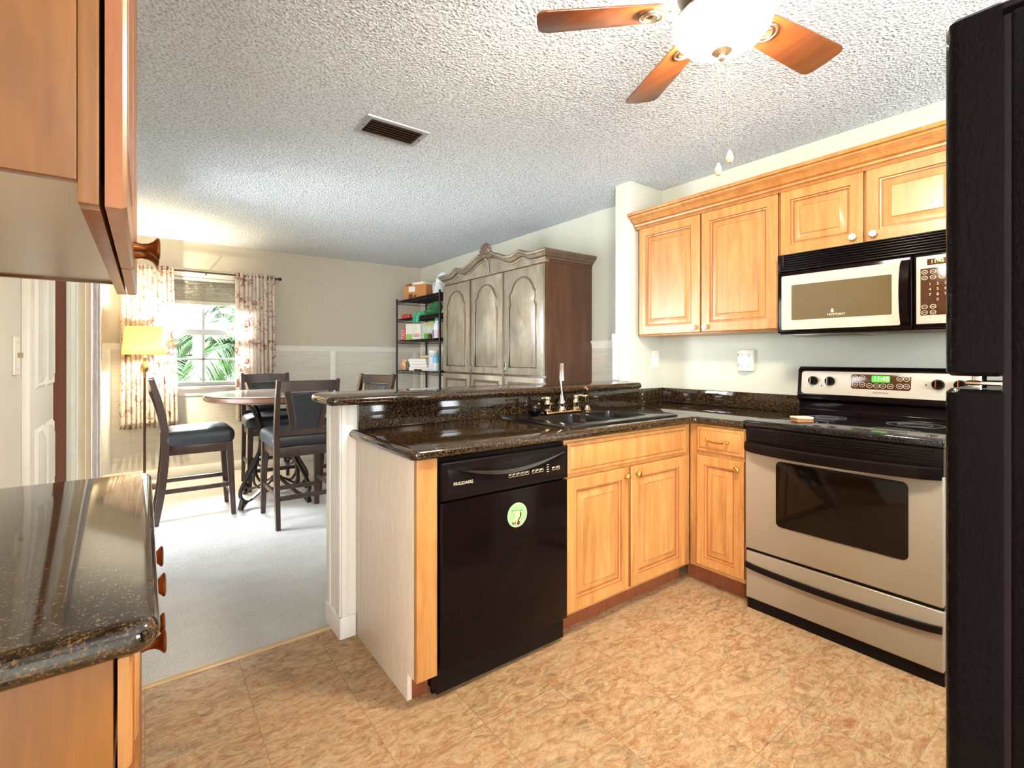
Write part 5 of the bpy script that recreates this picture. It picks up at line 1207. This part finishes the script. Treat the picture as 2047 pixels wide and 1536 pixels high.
b = MB(); b.box(-.04, -.0425, .165, .10, -.0405, .198, .001); b.build('yellow_label', P('label_yellow', 206, 194, 96, .5), t)
b = MB(); b.box(-.05, -.075, .01, .045, -.043, .07, .010); b.build('green_pack', P('bright_green', 70, 178, 40, .4), t)
t = put('dark_jar', 'small dark jar beside the green pack on the third shelf', 'jar', 2.66, 5.155, ZS['c'])
b = MB(); b.lathe([(0, 0), (.024, 0), (.025, .04), (.02, .052), (0, .053)], seg=16); b.build('jar_body', P('dark_brown', 62, 40, 26, .3), t)
b = MB(); b.cyl((0, 0, .06), .021, .014, 'z', seg=16); b.build('lid', P('lid_gold', 180, 150, 90, .3), t)
def bottle(label, x, y, z, body, cap, h, r, liquid=None):
    t = put('plastic_bottle', label, 'bottle', x, y, z)
    b = MB(); b.lathe([(0, 0), (r*.95, 0), (r, .006), (r, h*.62), (r*.85, h*.72), (r*.42, h*.82), (r*.40, h*.88), (0, h*.88)], seg=20); bb = b.build('bottle_body', body, t)
    b = MB(); b.cyl((0, 0, h*.94), r*.45, h*.13, 'z', seg=14, bev=.002); b.build('cap', cap, t)
    if liquid: b = MB(); b.lathe([(r*1.005, .012), (r*1.03, .014), (r*1.03, h*.40), (r*1.005, h*.41)], seg=20); b.build('label_wrap', liquid, bb)
    return t
bottle('clear bottle with blue label and teal cap on the third shelf', 2.70, 5.065, ZS['c'], P('clear_plastic', 196, 214, 214, .15), P('teal_cap', 60, 160, 140, .4), .235, .045, P('blue_label', 40, 88, 190, .4))
bottle('white bottle with teal cap at the right end of the third shelf', 2.64, 4.93, ZS['c'], P('steamer_white', 232, 234, 236, .3), P('teal_cap', 60, 160, 140, .4), .225, .040, P('pink_label', 230, 200, 204, .5))
# fourth shelf
t = put('orange_bag', 'peach snack bag at the left end of the fourth shelf', 'bag', 2.66, 5.845, ZS['d'])
b = MB(); b.ball((0, 0, .062), .062, (.95, .6, 1.0), 16); b.prism([(-.04, .10), (.04, .10), (.055, .135), (.0, .128), (-.05, .138)], -.006, .006, 'y', bev=.003); b.build('pouch', P('peach', 226, 176, 140, .45, var=.25), t)
b = MB(); b.ball((.005, -.034, .04), .022, (1, .25, .8), 12); b.build('orange_emblem', P('orange_spot', 232, 150, 50, .45), t)
t = put('grey_tin', 'dark grey tin beside the peach bag on the fourth shelf', 'can', 2.66, 5.725, ZS['d'])
b = MB(); b.cyl((0, 0, .048), .034, .096, 'z', seg=20, bev=.003); b.build('tin_body', P('tin_grey', 92, 84, 78, .4), t)
b = MB(); b.cyl((0, 0, .0985), .0345, .006, 'z', seg=20, bev=.001); b.build('lid', P('tin_lid', 130, 70, 50, .4), t)
zz = ZS['d']; bl_ = ['white paperback at the bottom of the book stack on the fourth shelf', 'second book up in the stack on the fourth shelf', 'third book up in the stack on the fourth shelf', 'topmost book of the stack on the fourth shelf']
for k in range(4):
    h_ = .040-.003*k; t = put('book', bl_[k], 'book', 2.745-.004*k, 5.44+.012*k, zz, FACE, 'books stacked on the fourth shelf')
    wdt = .150 if k else .178
    b = MB(); b.box(-wdt, -.10, .003, wdt-.003, .10, h_-.003); b.build('page_block', P('page_white', 240, 238, 232, .8), t)
    b = MB(); b.box(-wdt-.003, -.104, 0, wdt, .104, .003, .0005); b.box(-wdt-.003, -.104, h_-.003, wdt, .104, h_, .0005); b.build('cover', P('cover_%d' % k, *[(230, 226, 226), (196, 186, 200), (206, 200, 210), (226, 222, 224)][k], .5), t)
    zz += h_+.0004
t = put('yellow_sponge', 'pale yellow sponge pack on top of the book stack', 'sponge', 2.745, 5.42, zz)
b = MB(); b.ball((0, 0, .022), .05, (1.9, 1.0, .44), 16); b.ball((.06, 0, .03), .03, (1, 1, .7), 12); b.build('sponge_body', P('sponge_yellow', 232, 210, 150, .9, var=.15, nscale=30), t)
t = put('wipes_tub', 'white round tub with blue print on the fourth shelf', 'tub', 2.70, 5.105, ZS['d'])
b = MB(); b.cyl((0, 0, .10), .073, .20, 'z', seg=28, bev=.004); b.build('tub_body', P('tub_white', 226, 226, 240, .3), t)
b = MB(); b.cyl((0, 0, .222), .075, .042, 'z', seg=28, bev=.008); b.build('lid', P('steamer_white', 232, 234, 236, .3), t)
b = MB()
for a_, z_, w_ in ((-2.2, .15, .5), (-1.5, .165, .35), (-1.8, .11, .8), (-1.2, .06, .5)):
    b.loops([[( .0738*math.cos(a), .0738*math.sin(a), z) for a, z in ((a_, z_), (a_+w_, z_), (a_+w_, z_+.018), (a_, z_+.018))]], cap=True)
b.build('printed_marks', P('print_blue', 90, 100, 200, .4), t)
bottle('tall light blue bottle at the right end of the fourth shelf', 2.64, 4.955, ZS['d'], P('sky_blue', 120, 190, 222, .3), P('peach', 226, 176, 140, .45), .235, .042, P('steamer_white', 232, 234, 236, .3))
t = put('marker_pen', 'black marker pen lying at the front edge of the fourth shelf', 'pen', 2.592, 5.33, ZS['d']+.010, 0)
b = MB(); b.lathe([(0, -.085), (.009, -.085), (.009, .03), (0, .03)], (0, 0, 0), 'y', 12); b.build('barrel', M['black_satin'], t)
b = MB(); b.lathe([(0, .03), (.0102, .03), (.0102, .08), (.006, .085), (0, .085)], (0, 0, 0), 'y', 12); b.build('pen_cap', M['black_satin'], t)
